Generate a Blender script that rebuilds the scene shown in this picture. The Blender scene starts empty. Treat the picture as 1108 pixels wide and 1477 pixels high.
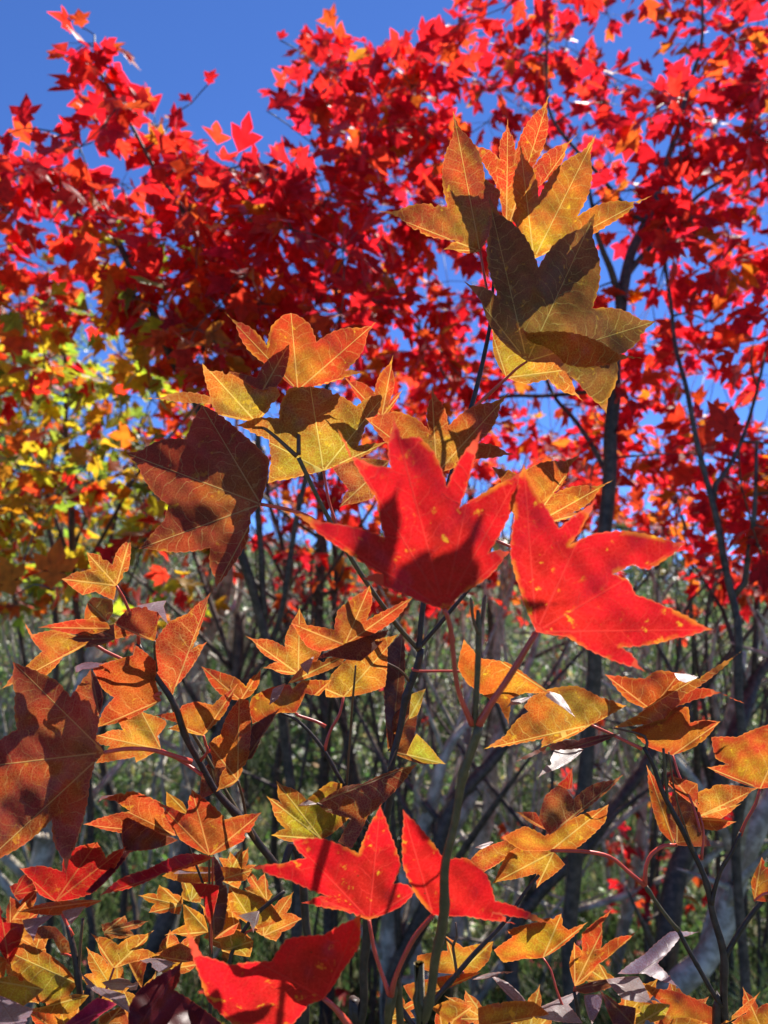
import bpy, math, random
import numpy as np
from mathutils import Vector, Matrix
from mathutils.geometry import delaunay_2d_cdt

random.seed(7)
rng = np.random.default_rng(11)
SC = bpy.context.scene
COL = SC.collection

# ------------------------------------------------------------------ camera
F = 1075.0                      # focal length in photograph pixels (1108 x 1477)
W, H = 1108.0, 1477.0
PITCH = math.radians(8)
CAM = np.array([0.0, 0.0, 1.5])
RIGHT = np.array([1.0, 0, 0])
FWD = np.array([0, math.cos(PITCH), math.sin(PITCH)])
UP = np.array([0, -math.sin(PITCH), math.cos(PITCH)])
cd = bpy.data.cameras.new("camera")
cam = bpy.data.objects.new("camera", cd)
COL.objects.link(cam)
cam.location = CAM
cam.rotation_euler = (math.pi / 2 + PITCH, 0, 0)
cd.sensor_fit = 'VERTICAL'
cd.sensor_height = 36
cd.lens = 36 * F / H
cd.clip_start = 0.02
cd.clip_end = 3000
cd.dof.use_dof = True
cd.dof.focus_distance = 0.52
cd.dof.aperture_fstop = 8.2
SC.camera = cam

# ------------------------------------------------------------------ light
SUN_EL, SUN_AZ = math.radians(58), math.radians(-35)     # azimuth turned left (+) of the view axis
S = np.array([-math.sin(SUN_AZ) * math.cos(SUN_EL), math.cos(SUN_AZ) * math.cos(SUN_EL), math.sin(SUN_EL)])
world = bpy.data.worlds.new("World")
SC.world = world
world.use_nodes = True
wn = world.node_tree
sky = wn.nodes.new('ShaderNodeTexSky')
sky.sky_type = 'NISHITA'
sky.sun_disc = False
sky.sun_elevation = SUN_EL
sky.sun_rotation = -SUN_AZ
sky.altitude = 2500
sky.air_density = 0.8
sky.dust_density = 0.0
sky.ozone_density = 8.0
bg = wn.nodes['Background']
bg.inputs['Strength'].default_value = 0.095
hs = wn.nodes.new('ShaderNodeMix')              # deeper blue of a clear autumn sky at altitude
hs.data_type = 'RGBA'
hs.blend_type = 'MULTIPLY'
hs.inputs[0].default_value = 1.0
hs.inputs[7].default_value = (0.76, 0.94, 1.26, 1)
wn.links.new(sky.outputs[0], hs.inputs[6])
wn.links.new(hs.outputs[2], bg.inputs[0])
sd = bpy.data.lights.new("sun", 'SUN')
sd.energy = 5.0
sd.angle = math.radians(0.5)
sd.color = (1.0, 0.95, 0.88)
sun = bpy.data.objects.new("sun", sd)
COL.objects.link(sun)
sun.rotation_euler = Vector(S).to_track_quat('Z', 'Y').to_euler()
sun.location = (0, 0, 20)
SC.view_settings.view_transform = 'Standard'
SC.view_settings.look = 'None'
SC.view_settings.exposure = 0.95
SC.cycles.max_bounces = 8
SC.cycles.transmission_bounces = 8
SC.cycles.use_denoising = True


def P(x, y, d):
    """photograph pixel + depth along the view axis -> place in the world (metres)"""
    return CAM + d * (FWD + (x - W / 2) / F * RIGHT - (y - H / 2) / F * UP)


# ------------------------------------------------------------------ materials
def new_mat(name):
    m = bpy.data.materials.new(name)
    m.use_nodes = True
    m.node_tree.nodes.clear()
    return m, m.node_tree


class NT:
    """tiny helper to write node trees"""
    def __init__(s, nt):
        s.nt = nt

    def n(s, t, ins=None, **kw):
        nd = s.nt.nodes.new(t)
        for k, v in kw.items():
            setattr(nd, k, v)
        for k, v in (ins or {}).items():
            if hasattr(v, 'is_output'):
                s.nt.links.new(v, nd.inputs[k])
            else:
                nd.inputs[k].default_value = v
        return nd

    def math(s, op, a, b=0.0, c=None, clamp=False):
        ins = {0: a, 1: b}
        if c is not None:
            ins[2] = c
        return s.n('ShaderNodeMath', ins, operation=op, use_clamp=clamp).outputs[0]

    def mix(s, f, a, b, blend='MIX'):
        nd = s.n('ShaderNodeMix', data_type='RGBA', blend_type=blend)
        for k, v in ((0, f), (6, a), (7, b)):
            if hasattr(v, 'is_output'):
                s.nt.links.new(v, nd.inputs[k])
            else:
                nd.inputs[k].default_value = v
        return nd.outputs[2]

    def smooth(s, x, a, b, lo=0.0, hi=1.0):
        nd = s.n('ShaderNodeMapRange', {0: x, 1: a, 2: b, 3: lo, 4: hi}, interpolation_type='SMOOTHSTEP')
        return nd.outputs[0]


def leaf_shader(t, col, refl=0.55, trans=0.6, rough=0.38, bump=None, gloss=1.0):
    rc = t.mix(1.0, col, (refl, refl * 0.95, refl * 0.95, 1), 'MULTIPLY')
    d = t.n('ShaderNodeBsdfDiffuse', {0: rc})
    tr = t.n('ShaderNodeBsdfTranslucent', {0: col})
    m1 = t.n('ShaderNodeMixShader', {0: trans, 1: d.outputs[0], 2: tr.outputs[0]})
    g = t.n('ShaderNodeBsdfGlossy', {'Roughness': rough, 'Color': (1, 0.97, 0.97, 1)})
    bf = t.n('ShaderNodeNewGeometry').outputs['Backfacing']
    fr = t.n('ShaderNodeFresnel', {'IOR': t.math('ADD', t.math('MULTIPLY', bf, 1 / 1.42 - 1.42), 1.42)})   # same gloss on both faces
    if bump is not None:
        for nd in (d, tr, g, fr):
            t.nt.links.new(bump, nd.inputs['Normal'])
    ff = t.math('MULTIPLY', fr.outputs[0], gloss)
    m2 = t.n('ShaderNodeMixShader', {0: ff, 1: m1.outputs[0], 2: g.outputs[0]})
    o = t.n('ShaderNodeOutputMaterial')
    t.nt.links.new(m2.outputs[0], o.inputs[0])


def hero_leaf_material():
    m, nt = new_mat("maple_leaf_veined")
    t = NT(nt)
    u = t.n('ShaderNodeAttribute', attribute_name='u').outputs['Fac']     # mm along the lobe vein
    v = t.n('ShaderNodeAttribute', attribute_name='v').outputs['Fac']     # mm off the lobe vein
    e = t.n('ShaderNodeAttribute', attribute_name='e').outputs['Fac']     # mm from the margin
    oc = t.n('ShaderNodeObjectInfo')
    inner = t.n('ShaderNodeAttribute', attribute_name='inner', attribute_type='OBJECT').outputs['Color']
    spot = t.n('ShaderNodeAttribute', attribute_name='spot', attribute_type='OBJECT').outputs['Fac']
    vein = t.n('ShaderNodeAttribute', attribute_name='vein', attribute_type='OBJECT').outputs['Color']
    tc = t.n('ShaderNodeTexCoord')
    off = t.n('ShaderNodeVectorMath', {0: tc.outputs['Object'], 1: oc.outputs['Random']}, operation='ADD').outputs[0]
    n1 = t.n('ShaderNodeTexNoise', {'Vector': off, 'Scale': 42.0, 'Detail': 3.0, 'Roughness': 0.6}).outputs[0]
    n2 = t.n('ShaderNodeTexNoise', {'Vector': off, 'Scale': 900.0, 'Detail': 2.0}).outputs[0]
    n3 = t.n('ShaderNodeTexNoise', {'Vector': off, 'Scale': 160.0, 'Detail': 3.0, 'Roughness': 0.65}).outputs[0]
    # inner colour spreads from the base and veins
    near = t.smooth(u, 8.0, 52.0, 1.0, 0.0)
    edge = t.smooth(e, 0.3, 7.0, 0.0, 1.0)
    f = t.math('ADD', t.math('MULTIPLY', near, 0.90), t.math('MULTIPLY', t.math('SUBTRACT', n1, 0.47), 2.6))
    f = t.math('ADD', f, t.math('MULTIPLY', t.math('SUBTRACT', n3, 0.5), 0.9))
    f = t.math('MULTIPLY', f, edge, clamp=True)
    col = t.mix(f, oc.outputs['Color'], inner)
    mot = t.smooth(n1, 0.36, 0.62, 1.08, 0.70)
    col = t.mix(1.0, col, t.n('ShaderNodeCombineColor', {0: mot, 1: mot, 2: mot}).outputs[0], 'MULTIPLY')
    # granular red speckle between the tiniest veins
    sp = t.smooth(n2, 0.42, 0.62, 0.72, 1.12)
    gr = t.n('ShaderNodeCombineColor', {0: t.math('ADD', t.math('MULTIPLY', sp, 0.4), 0.6), 1: sp, 2: sp}).outputs[0]
    col = t.mix(1.0, col, gr, 'MULTIPLY')
    # fine vein net
    vo = t.n('ShaderNodeTexVoronoi', {'Vector': off, 'Scale': 520.0}, feature='DISTANCE_TO_EDGE').outputs[0]
    net = t.smooth(vo, 0.02, 0.10, 0.30, 0.0)
    rnd = oc.outputs['Random']
    net = t.math('MULTIPLY', net, t.smooth(rnd, 0.0, 1.0, 0.3, 1.2))
    col = t.mix(net, col, vein)
    # side veins: herringbone off the lobe vein, bending towards the tip, wavering
    wv = t.math('MULTIPLY', t.math('SUBTRACT', n3, 0.5), 3.2)
    sg = t.n('ShaderNodeAttribute', attribute_name='s').outputs['Fac']
    ph = t.math('ADD', t.math('SUBTRACT', u, t.math('SUBTRACT', t.math('MULTIPLY', v, 1.05), t.math('MULTIPLY', t.math('MULTIPLY', v, v), 0.028))), wv)
    ph = t.math('ADD', ph, t.math('MULTIPLY', t.math('SUBTRACT', n1, 0.5), 14.0))
    ph = t.math('ADD', t.math('DIVIDE', ph, 8.2), t.math('MULTIPLY', sg, 0.27))
    fr = t.math('ABSOLUTE', t.math('SUBTRACT', t.math('FRACT', ph), 0.5))
    side = t.math('MULTIPLY', t.smooth(fr, 0.015, 0.060, 0.8, 0.0), t.smooth(v, 4.0, 16.0, 1.0, 0.3))
    side = t.math('MULTIPLY', side, t.smooth(t.math('FRACT', t.math('MULTIPLY', rnd, 7.3)), 0.0, 1.0, 0.45, 1.0))
    col = t.mix(side, col, vein)
    # lobe veins
    wid = t.smooth(u, 2.0, 60.0, 0.8, 0.45)
    pr = t.math('DIVIDE', v, wid)
    prim = t.smooth(pr, 0.30, 0.95, 0.95, 0.0)
    col = t.mix(prim, col, vein)
    # pale margin
    rim = t.smooth(e, 0.15, 0.75, 0.55, 0.0)
    col = t.mix(rim, col, t.mix(0.65, inner, (0.80, 0.22, 0.09, 1)))
    # yellow spots and small dead specks
    s1 = t.n('ShaderNodeTexNoise', {'Vector': off, 'Scale': 150.0, 'Detail': 4.0, 'Roughness': 0.6}).outputs[0]
    sf = t.math('MULTIPLY', t.math('MULTIPLY', t.smooth(s1, 0.60, 0.70, 0.0, 0.85), t.smooth(n1, 0.44, 0.56, 0.1, 1.0)), spot)
    col = t.mix(sf, col, (0.82, 0.52, 0.03, 1))
    em = t.math('MULTIPLY', t.smooth(e, 0.4, 2.8, 1.0, 0.0), t.smooth(n1, 0.50, 0.60, 0.0, 0.9))
    col = t.mix(t.math('MULTIPLY', em, t.math('MULTIPLY', spot, 0.6), clamp=True), col, (0.72, 0.34, 0.025, 1))
    s2 = t.n('ShaderNodeTexVoronoi', {'Vector': off, 'Scale': 120.0, 'Randomness': 1.0}).outputs[0]
    sf2 = t.math('MULTIPLY', t.smooth(s2, 0.05, 0.09, 0.8, 0.0), t.smooth(n1, 0.5, 0.6))
    col = t.mix(sf2, col, (0.10, 0.035, 0.01, 1))
    hb = t.math('ADD', t.math('MULTIPLY', n3, 0.35), t.math('ADD', t.math('MULTIPLY', side, 0.5), prim))
    bp = t.n('ShaderNodeBump', {'Strength': 0.35, 'Distance': 0.0006, 'Height': hb}).outputs[0]
    leaf_shader(t, col, bump=bp, gloss=0.45, refl=0.5)
    return m


def crown_material(name, refl=0.55, trans=0.70, rough=0.58, gloss=0.28):
    m, nt = new_mat(name)
    t = NT(nt)
    c = t.n('ShaderNodeAttribute', attribute_name='tint').outputs['Color']
    tc = t.n('ShaderNodeTexCoord')
    nz = t.n('ShaderNodeTexNoise', {'Vector': tc.outputs['Object'], 'Scale': 60.0, 'Detail': 3.0}).outputs[0]
    k = t.smooth(nz, 0.3, 0.7, 0.75, 1.2)
    kk = t.n('ShaderNodeCombineColor', {0: k, 1: k, 2: k}).outputs[0]
    col = t.mix(1.0, c, kk, 'MULTIPLY')
    leaf_shader(t, col, refl, trans, rough, gloss=gloss)
    return m


def bark_material(name, c1, c2, scale=120, rough=0.5):
    m, nt = new_mat(name)
    t = NT(nt)
    tc = t.n('ShaderNodeTexCoord')
    nz = t.n('ShaderNodeTexNoise', {'Vector': tc.outputs['Object'], 'Scale': scale, 'Detail': 5.0, 'Roughness': 0.65}).outputs[0]
    nl = t.n('ShaderNodeTexNoise', {'Vector': tc.outputs['Object'], 'Scale': scale * 0.15, 'Detail': 2.0}).outputs[0]
    f = t.math('ADD', t.smooth(nz, 0.35, 0.7), t.math('MULTIPLY', t.math('SUBTRACT', nl, 0.5), 1.2), clamp=True)
    col = t.mix(f, c1, c2)
    bp = t.n('ShaderNodeBump', {'Strength': 0.4, 'Distance': 0.002, 'Height': nz}).outputs[0]
    p = t.n('ShaderNodeBsdfPrincipled', {'Base Color': col, 'Roughness': rough, 'Normal': bp})
    o = t.n('ShaderNodeOutputMaterial')
    nt.links.new(p.outputs[0], o.inputs[0])
    return m


def plain(name, c, rough=0.5, trans=0.0):
    m, nt = new_mat(name)
    t = NT(nt)
    tc = t.n('ShaderNodeTexCoord')
    nz = t.n('ShaderNodeTexNoise', {'Vector': tc.outputs['Object'], 'Scale': 70.0, 'Detail': 3.0}).outputs[0]
    col = t.mix(t.smooth(nz, 0.3, 0.7), c, tuple(x * 0.6 for x in c[:3]) + (1,))
    p = t.n('ShaderNodeBsdfPrincipled', {'Base Color': col, 'Roughness': rough, 'Subsurface Weight': trans,
                                        'Subsurface Radius': (0.004, 0.002, 0.001)})
    o = t.n('ShaderNodeOutputMaterial')
    nt.links.new(p.outputs[0], o.inputs[0])
    return m


M_LEAF = hero_leaf_material()
M_CROWN = crown_material("maple_foliage")
M_GREEN = crown_material("green_foliage", 0.6, 0.5, 0.4, 0.9)
M_GRASS = crown_material("grass_blades", 0.6, 0.5, 0.45, 0.8)
M_STEM = bark_material("young_maple_bark", (0.020, 0.012, 0.008, 1), (0.062, 0.036, 0.024, 1), 160, 0.5)
M_GSTEM = bark_material("green_shoot_bark", (0.075, 0.055, 0.016, 1), (0.14, 0.095, 0.03, 1), 200, 0.5)
M_BARK = bark_material("maple_bark", (0.030, 0.021, 0.014, 1), (0.12, 0.085, 0.058, 1), 60, 0.6)
M_GREY = bark_material("grey_bark", (0.22, 0.185, 0.13, 1), (0.62, 0.56, 0.44, 1), 30, 0.5)
M_PET = plain("red_leaf_stalk", (0.80, 0.10, 0.05, 1), 0.4, 0.3)
M_PETG = plain("dull_leaf_stalk", (0.16, 0.075, 0.03, 1), 0.45, 0.2)


# ------------------------------------------------------------------ mesh helpers
def mesh_obj(name, verts, faces, mat, parent=None, origin=(0, 0, 0), smooth=True):
    me = bpy.data.meshes.new(name)
    v = np.asarray(verts, float) - np.asarray(origin, float)
    me.from_pydata(v.tolist(), [], [tuple(int(i) for i in f) for f in faces])
    if smooth:
        me.polygons.foreach_set('use_smooth', [True] * len(me.polygons))
    me.materials.append(mat)
    o = bpy.data.objects.new(name, me)
    COL.objects.link(o)
    o.location = origin
    if parent is not None:
        attach(o, parent)
    return o


def wloc(o):
    l = Vector(o.location)
    return l if o.parent is None else Vector(o['_w'])


def attach(o, parent):
    w = Vector(o.location)
    o.parent = parent
    pw = Vector(parent['_w']) if '_w' in parent else Vector(parent.location)
    o.location = w - pw
    o['_w'] = tuple(w)


def thing(name, label, cat, loc, group=None):
    o = bpy.data.objects.new(name, None)
    COL.objects.link(o)
    o.location = loc
    o.empty_display_size = 0.05
    o['label'] = label
    o['category'] = cat
    if group:
        o['group'] = group
    return o


def curve_pts(pts, step):
    """Catmull-Rom through pts (n,k)"""
    p = np.asarray(pts, float)
    if len(p) == 2:
        n = max(2, int(np.linalg.norm(p[1, :3] - p[0, :3]) / step))
        t = np.linspace(0, 1, n + 1)[:, None]
        return p[0] * (1 - t) + p[1] * t
    q = np.vstack([2 * p[0] - p[1], p, 2 * p[-1] - p[-2]])
    out = []
    for i in range(1, len(q) - 2):
        a, b, c, d = q[i - 1], q[i], q[i + 1], q[i + 2]
        n = max(2, int(np.linalg.norm(c[:3] - b[:3]) / step))
        for k in range(n):
            t = k / n
            out.append(0.5 * (2 * b + (c - a) * t + (2 * a - 5 * b + 4 * c - d) * t * t + (3 * b - a - 3 * c + d) * t ** 3))
    out.append(p[-1])
    return np.array(out)


def tube(pts, sides=8, base=0):
    """pts (n,4): x,y,z,r -> verts, faces"""
    p = np.asarray(pts, float)
    n = len(p)
    d = np.gradient(p[:, :3], axis=0)
    d /= np.linalg.norm(d, axis=1)[:, None] + 1e-12
    ref = np.array([0.31, 0.92, 0.21])
    a = np.cross(d, ref)
    a /= np.linalg.norm(a, axis=1)[:, None] + 1e-9
    b = np.cross(d, a)
    ang = np.arange(sides) * 2 * math.pi / sides
    V = (p[:, None, :3] + p[:, 3][:, None, None] * (np.cos(ang)[None, :, None] * a[:, None] + np.sin(ang)[None, :, None] * b[:, None])).reshape(-1, 3)
    Fc = []
    for i in range(n - 1):
        for k in range(sides):
            k2 = (k + 1) % sides
            Fc.append((base + i * sides + k, base + i * sides + k2, base + (i + 1) * sides + k2, base + (i + 1) * sides + k))
    Fc.append(tuple(base + k for k in range(sides))[::-1])
    Fc.append(tuple(base + (n - 1) * sides + k for k in range(sides)))
    return V, Fc


def pix_tube(name, pts, mat, parent, step=0.004, sides=8, nodes=0.0):
    """pts: (px, py, depth, radius_px)"""
    q = np.array([list(P(x, y, d)) + [r * d / F] for x, y, d, r in pts])
    c = curve_pts(q, step)
    if nodes:
        L = np.concatenate([[0], np.cumsum(np.linalg.norm(np.diff(c[:, :3], axis=0), axis=1))])
        k = np.abs((L / nodes + 0.13 * np.sin(L * 40)) % 1.0 - 0.5) * 2
        c[:, 3] *= 1 + 0.35 * np.clip((k - 0.93) / 0.07, 0, 1)
        w = rng.normal(0, 1, (len(c), 3))
        for _ in range(6):
            w[1:-1] = (w[:-2] + w[1:-1] + w[2:]) / 3
        c[:, :3] += w * c[:, 3:4] * 0.25
    V, Fc = tube(c, sides)
    return mesh_obj(name, V, Fc, mat, parent, origin=q[0, :3])


# ------------------------------------------------------------------ hero leaves
REG = {'TA': (540, 110, 2.7024), 'TB': (180, 430, 3.5167), 'TC': (370, 430, 2.77), 'TD': (0, 840, 3.5167),
       'TE': (230, 830, 2.9946), 'TF': (0, 1140, 2.9946), 'TG': (650, 900, 2.4192), 'TH': (600, 1220, 2.1811),
       'TI': (0, 400, 2.77), 'R5': (340, 840, 2.638), 'RC': (420, 560, 1.7871), 'RH': (240, 1140, 1.8467), 'P': (0, 0, 1)}
#       outer colour            colour near base/veins     vein                   spots
PAL = {'or': ((0.68, 0.065, 0.020), (0.76, 0.33, 0.03), (0.90, 0.50, 0.12), 0.7),
       'ro': ((0.62, 0.045, 0.018), (0.74, 0.14, 0.025), (0.86, 0.38, 0.10), 0.5),
       'ye': ((0.72, 0.145, 0.020), (0.76, 0.47, 0.035), (0.92, 0.62, 0.14), 0.8),
       'ol': ((0.38, 0.14, 0.028), (0.40, 0.26, 0.03), (0.62, 0.48, 0.12), 0.8),  # shadow lying on the top cluster's leaf is put into this olive tone
       'yg': ((0.62, 0.17, 0.028), (0.66, 0.53, 0.04), (0.88, 0.70, 0.16), 0.9),
       'gr': ((0.45, 0.36, 0.03), (0.58, 0.58, 0.05), (0.7, 0.6, 0.15), 0.6),
       'rd': ((0.86, 0.014, 0.022), (0.88, 0.030, 0.022), (0.88, 0.055, 0.04), 0.8),
       'dr': ((0.58, 0.012, 0.016), (0.62, 0.02, 0.018), (0.66, 0.16, 0.05), 0.2),
       'br': ((0.48, 0.070, 0.026), (0.56, 0.19, 0.035), (0.72, 0.46, 0.15), 0.35),  # brown blades; shade on folded lobes is painted with it too
       'dk': ((0.22, 0.055, 0.025), (0.25, 0.09, 0.03), (0.34, 0.18, 0.07), 0.0),  # shade of folds and shadowed pieces painted into the leaf colour
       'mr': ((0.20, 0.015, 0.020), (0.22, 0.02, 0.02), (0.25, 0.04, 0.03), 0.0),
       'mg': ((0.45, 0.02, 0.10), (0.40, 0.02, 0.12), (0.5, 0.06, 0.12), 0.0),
       'glint': ((0.62, 0.50, 0.56), (0.66, 0.54, 0.54), (0.50, 0.34, 0.33), 0.1)}  # sun glints on leaf tops and curled tips, painted as pale lilac colour


def outline(pts):
    """pts: list of (kind, x, y) in photo px, first is the base; returns dense outline + tips"""
    q = np.array([(x, y) for _, x, y in pts], float)
    kinds = [k for k, _, _ in pts]
    n = len(q)
    area = 0.5 * np.sum(q[:, 0] * np.roll(q[:, 1], -1) - np.roll(q[:, 0], -1) * q[:, 1])
    sg = 1.0 if area > 0 else -1.0
    size = max(np.ptp(q[:, 0]), np.ptp(q[:, 1]))
    amp = min(1.9, 0.35 + size / 130.0)
    per = 5.5 + size / 40.0
    out = []
    acc = random.random() * per
    for i in range(n):
        a, b = q[i], q[(i + 1) % n]
        ka, kb = kinds[i], kinds[(i + 1) % n]
        d = b - a
        L = np.hypot(*d)
        if L < 1e-6:
            continue
        t_ = d / L
        nrm = np.array([t_[1], -t_[0]]) * sg           # outward
        tipb, tipa = kb == 'T', ka == 'T'
        bul = 0.0
        if tipa != tipb:
            other = ka if tipb else kb
            bul = {'S': 0.075, 'B': 0.075, 'R': 0.015}[other]
        elif not tipa and not tipb:
            bul = 0.025
        m = max(2, int(L / 2.2))
        for k in range(m):
            s = k / m
            w = s if tipb else 1 - s
            if tipa != tipb:
                off = bul * L * math.sin(math.pi * min(1, w / 0.74)) - 0.014 * L * math.sin(math.pi * min(1, max(0, (w - 0.58) / 0.42)))
            else:
                off = bul * L * math.sin(math.pi * s)
            acc += L / m
            ph = (acc / per) % 1.0
            if not tipb:
                ph = 1 - ph
            tooth = amp * ((ph / 0.75) if ph < 0.75 else (1 - ph) / 0.25) - amp * 0.5
            fade = min(1, L * s / 5, L * (1 - s) / 5)
            if ka == 'B' or kb == 'B':
                fade *= 0.4
            if tipa or tipb:
                fade *= min(1, (1 - w) * L / 16)
            out.append(a + d * s + nrm * (off + tooth * fade * (0.7 + 0.6 * random.random())))
    out = np.array(out)
    if size > 45 and random.random() < .5:                 # insect bites in the margin
        for _ in range(random.randint(1, 2)):
            k = random.randrange(len(out))
            r = random.uniform(2.2, 4.6)
            c = out[k].copy()
            if min(np.linalg.norm(c - p) for p, kk in zip(q, kinds) if kk in 'BTS') < 3.2 * r:
                continue
            t_ = out[(k + 1) % len(out)] - out[k - 1]
            inn = -np.array([t_[1], -t_[0]]) * sg / (np.linalg.norm(t_) + 1e-9)
            for i in range(len(out)):
                dd = np.linalg.norm(out[i] - c)
                if dd < r:
                    out[i] = out[i] + inn * math.sqrt(r * r - dd * dd) * 1.1
    return out, [q[i] for i in range(n) if kinds[i] == 'T'], q[0], size


def in_poly(pt, poly):
    x, y = pt[:, 0][:, None], pt[:, 1][:, None]
    x1, y1 = poly[:, 0][None], poly[:, 1][None]
    x2, y2 = np.roll(poly[:, 0], -1)[None], np.roll(poly[:, 1], -1)[None]
    c = ((y1 > y) != (y2 > y)) & (x < (x2 - x1) * (y - y1) / (y2 - y1 + 1e-12) + x1)
    return c.sum(1) % 2 == 1


def seg_dist(pt, a, b):
    d = b - a
    t = np.clip(((pt - a) @ d) / (d @ d + 1e-9), 0, 1)
    return np.linalg.norm(pt - a - t[:, None] * d, axis=1), t * np.linalg.norm(d)


def hero_leaf(parent, region, spec, depth, pal, tx, ty, curl, name='leaf'):
    ox, oy, sc = REG[region]
    toks = spec.split()
    pts = []
    for i in range(0, len(toks), 2):
        x, y = toks[i + 1].split(',')
        pts.append((toks[i], ox + float(x) / sc, oy + float(y) / sc))
    poly, tips, base, size = outline(pts)
    if not tips:
        far = poly[np.argmax(np.linalg.norm(poly - base, axis=1))]
        tips = [far]
    sp = max(3.2, size / 34.0)
    gx = np.arange(poly[:, 0].min(), poly[:, 0].max(), sp)
    gy = np.arange(poly[:, 1].min(), poly[:, 1].max(), sp * 0.866)
    g = np.array([(x + (0.5 * sp if j % 2 else 0), y) for j, y in enumerate(gy) for x in gx])
    if len(g):
        g = g[in_poly(g, poly)]
    if len(g):
        dm = np.min(np.hypot(g[:, None, 0] - poly[None, :, 0], g[:, None, 1] - poly[None, :, 1]), axis=1)
        g = g[dm > sp * 0.55]
    # lines of vertices along the veins keep the vein attributes crisp
    rows = []
    for tp in tips:
        L = np.linalg.norm(tp - base)
        m = int(L / (sp * 0.8))
        if m > 2:
            ln = base + (tp - base) * (np.arange(1, m)[:, None] / m)
            ln = ln[in_poly(ln, poly)]
            if len(ln):
                dm = np.min(np.hypot(ln[:, None, 0] - poly[None, :, 0], ln[:, None, 1] - poly[None, :, 1]), axis=1)
                ln = ln[dm > 1.2]
            if len(ln):
                if len(g):
                    g = g[np.min(np.hypot(g[:, None, 0] - ln[None, :, 0], g[:, None, 1] - ln[None, :, 1]), axis=1) > sp * 0.6]
                rows.append(ln)
    tips_a = sorted(tips, key=lambda q_: math.atan2(q_[1] - base[1], q_[0] - base[0]))
    fan = []
    for ta, tb in zip(tips_a, tips_a[1:]):
        ua, ub = (ta - base) / np.linalg.norm(ta - base), (tb - base) / np.linalg.norm(tb - base)
        bi = ua + ub
        if np.linalg.norm(bi) < .2:
            continue
        bi /= np.linalg.norm(bi)
        sn = abs(ua[0] * ub[1] - ua[1] * ub[0])
        for k_ in range(1, 12):
            rad_ = sp * .5 * k_
            if rad_ * sn < sp * 1.6:
                fan.append(base + bi * rad_)
    if fan:
        fan = np.array(fan)
        fan = fan[in_poly(fan, poly)]
    if len(fan):
        dm = np.min(np.hypot(fan[:, None, 0] - poly[None, :, 0], fan[:, None, 1] - poly[None, :, 1]), axis=1)
        fan = fan[dm > 1.0]
    if len(fan):
        if len(g):
            g = g[np.min(np.hypot(g[:, None, 0] - fan[None, :, 0], g[:, None, 1] - fan[None, :, 1]), axis=1) > sp * 0.45]
        rows.append(fan)
    g = np.vstack(([g] if len(g) else []) + rows) if (len(g) or rows) else g
    allp = np.vstack([poly, g]) if len(g) else poly
    nb = len(poly)
    r = delaunay_2d_cdt([Vector(p) for p in allp], [(i, (i + 1) % nb) for i in range(nb)], [], 1, 1e-4)
    v2 = np.array([(p.x, p.y) for p in r[0]])
    faces = r[2]
    # depth over the blade
    k = depth / F
    X = (v2[:, 0] - base[0]) * k
    Y = -(v2[:, 1] - base[1]) * k
    vd = np.full(len(v2), 1e9)
    ud = np.zeros(len(v2))
    sdn = np.zeros(len(v2))
    for tp in tips:
        d_, u_ = seg_dist(v2, base, tp)
        ra = np.linalg.norm(v2 - base, axis=1)
        better = d_ < vd
        vd = np.where(better, d_, vd)
        ud = np.where(better, ra, ud)
        cr_ = (tp[0] - base[0]) * (v2[:, 1] - base[1]) - (tp[1] - base[1]) * (v2[:, 0] - base[0])
        sdn = np.where(better, np.sign(cr_), sdn)
    ed = np.min(np.hypot(v2[:, None, 0] - poly[None, :, 0], v2[:, None, 1] - poly[None, :, 1]), axis=1)
    rr = np.hypot(X, Y)
    ph1, ph2 = random.random() * 6, random.random() * 6
    cup = random.choice((-.22, .2, .32, .3))
    z = tx * X + ty * Y + curl * 4.0 * rr * rr + cup * (vd * k) \
        + 0.0030 * np.sin(X * 110 + ph1) * np.sin(Y * 95 + ph2) + 0.0009 * np.sin(X * 330 + ph2) * np.cos(Y * 280 + ph1)
    V = np.array([P(x, y, depth + zz) for (x, y), zz in zip(v2, z)])
    o = mesh_obj(name, V, faces, M_LEAF, parent, origin=P(base[0], base[1], depth))
    me = o.data
    for nm, a in (('u', ud), ('v', vd), ('e', ed)):
        at = me.attributes.new(nm, 'FLOAT', 'POINT')
        at.data.foreach_set('value', (a * k * 1000).astype(np.float32))
    me.attributes.new('s', 'FLOAT', 'POINT').data.foreach_set('value', sdn.astype(np.float32))
    c = PAL[pal]
    if pal in ('or', 'ye', 'ro', 'yg'):
        o2 = PAL[random.choice(('or', 'ye', 'ro', 'yg', 'br', 'gr'))]
        w = random.uniform(0, .38)
        c = tuple(tuple(a_ * (1 - w) + b_ * w for a_, b_ in zip(c[i_], o2[i_])) for i_ in range(3)) + (c[3],)
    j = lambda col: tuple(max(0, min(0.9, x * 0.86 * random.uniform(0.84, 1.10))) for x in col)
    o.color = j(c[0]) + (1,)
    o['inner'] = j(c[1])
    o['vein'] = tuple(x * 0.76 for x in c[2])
    o['spot'] = c[3]
    o['_base'] = (base[0], base[1], depth)
    return o


def petiole(leaf, path, r=2.2, mat=None, d_end=None):
    bx, by, bd = leaf['_base']
    pts = [(bx, by, bd, r * 0.85)]
    n = len(path)
    for i, (x, y) in enumerate(path):
        d = bd if d_end is None else bd + (d_end - bd) * (i + 1) / n
        pts.append((x, y, d, r * (1.0 if i < n - 1 else 1.35)))
    return pix_tube('petiole', pts, mat or M_PET, leaf, sides=7)


# DSL: id | region | depth | palette | tx ty curl | outline
SPECS = {}


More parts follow.
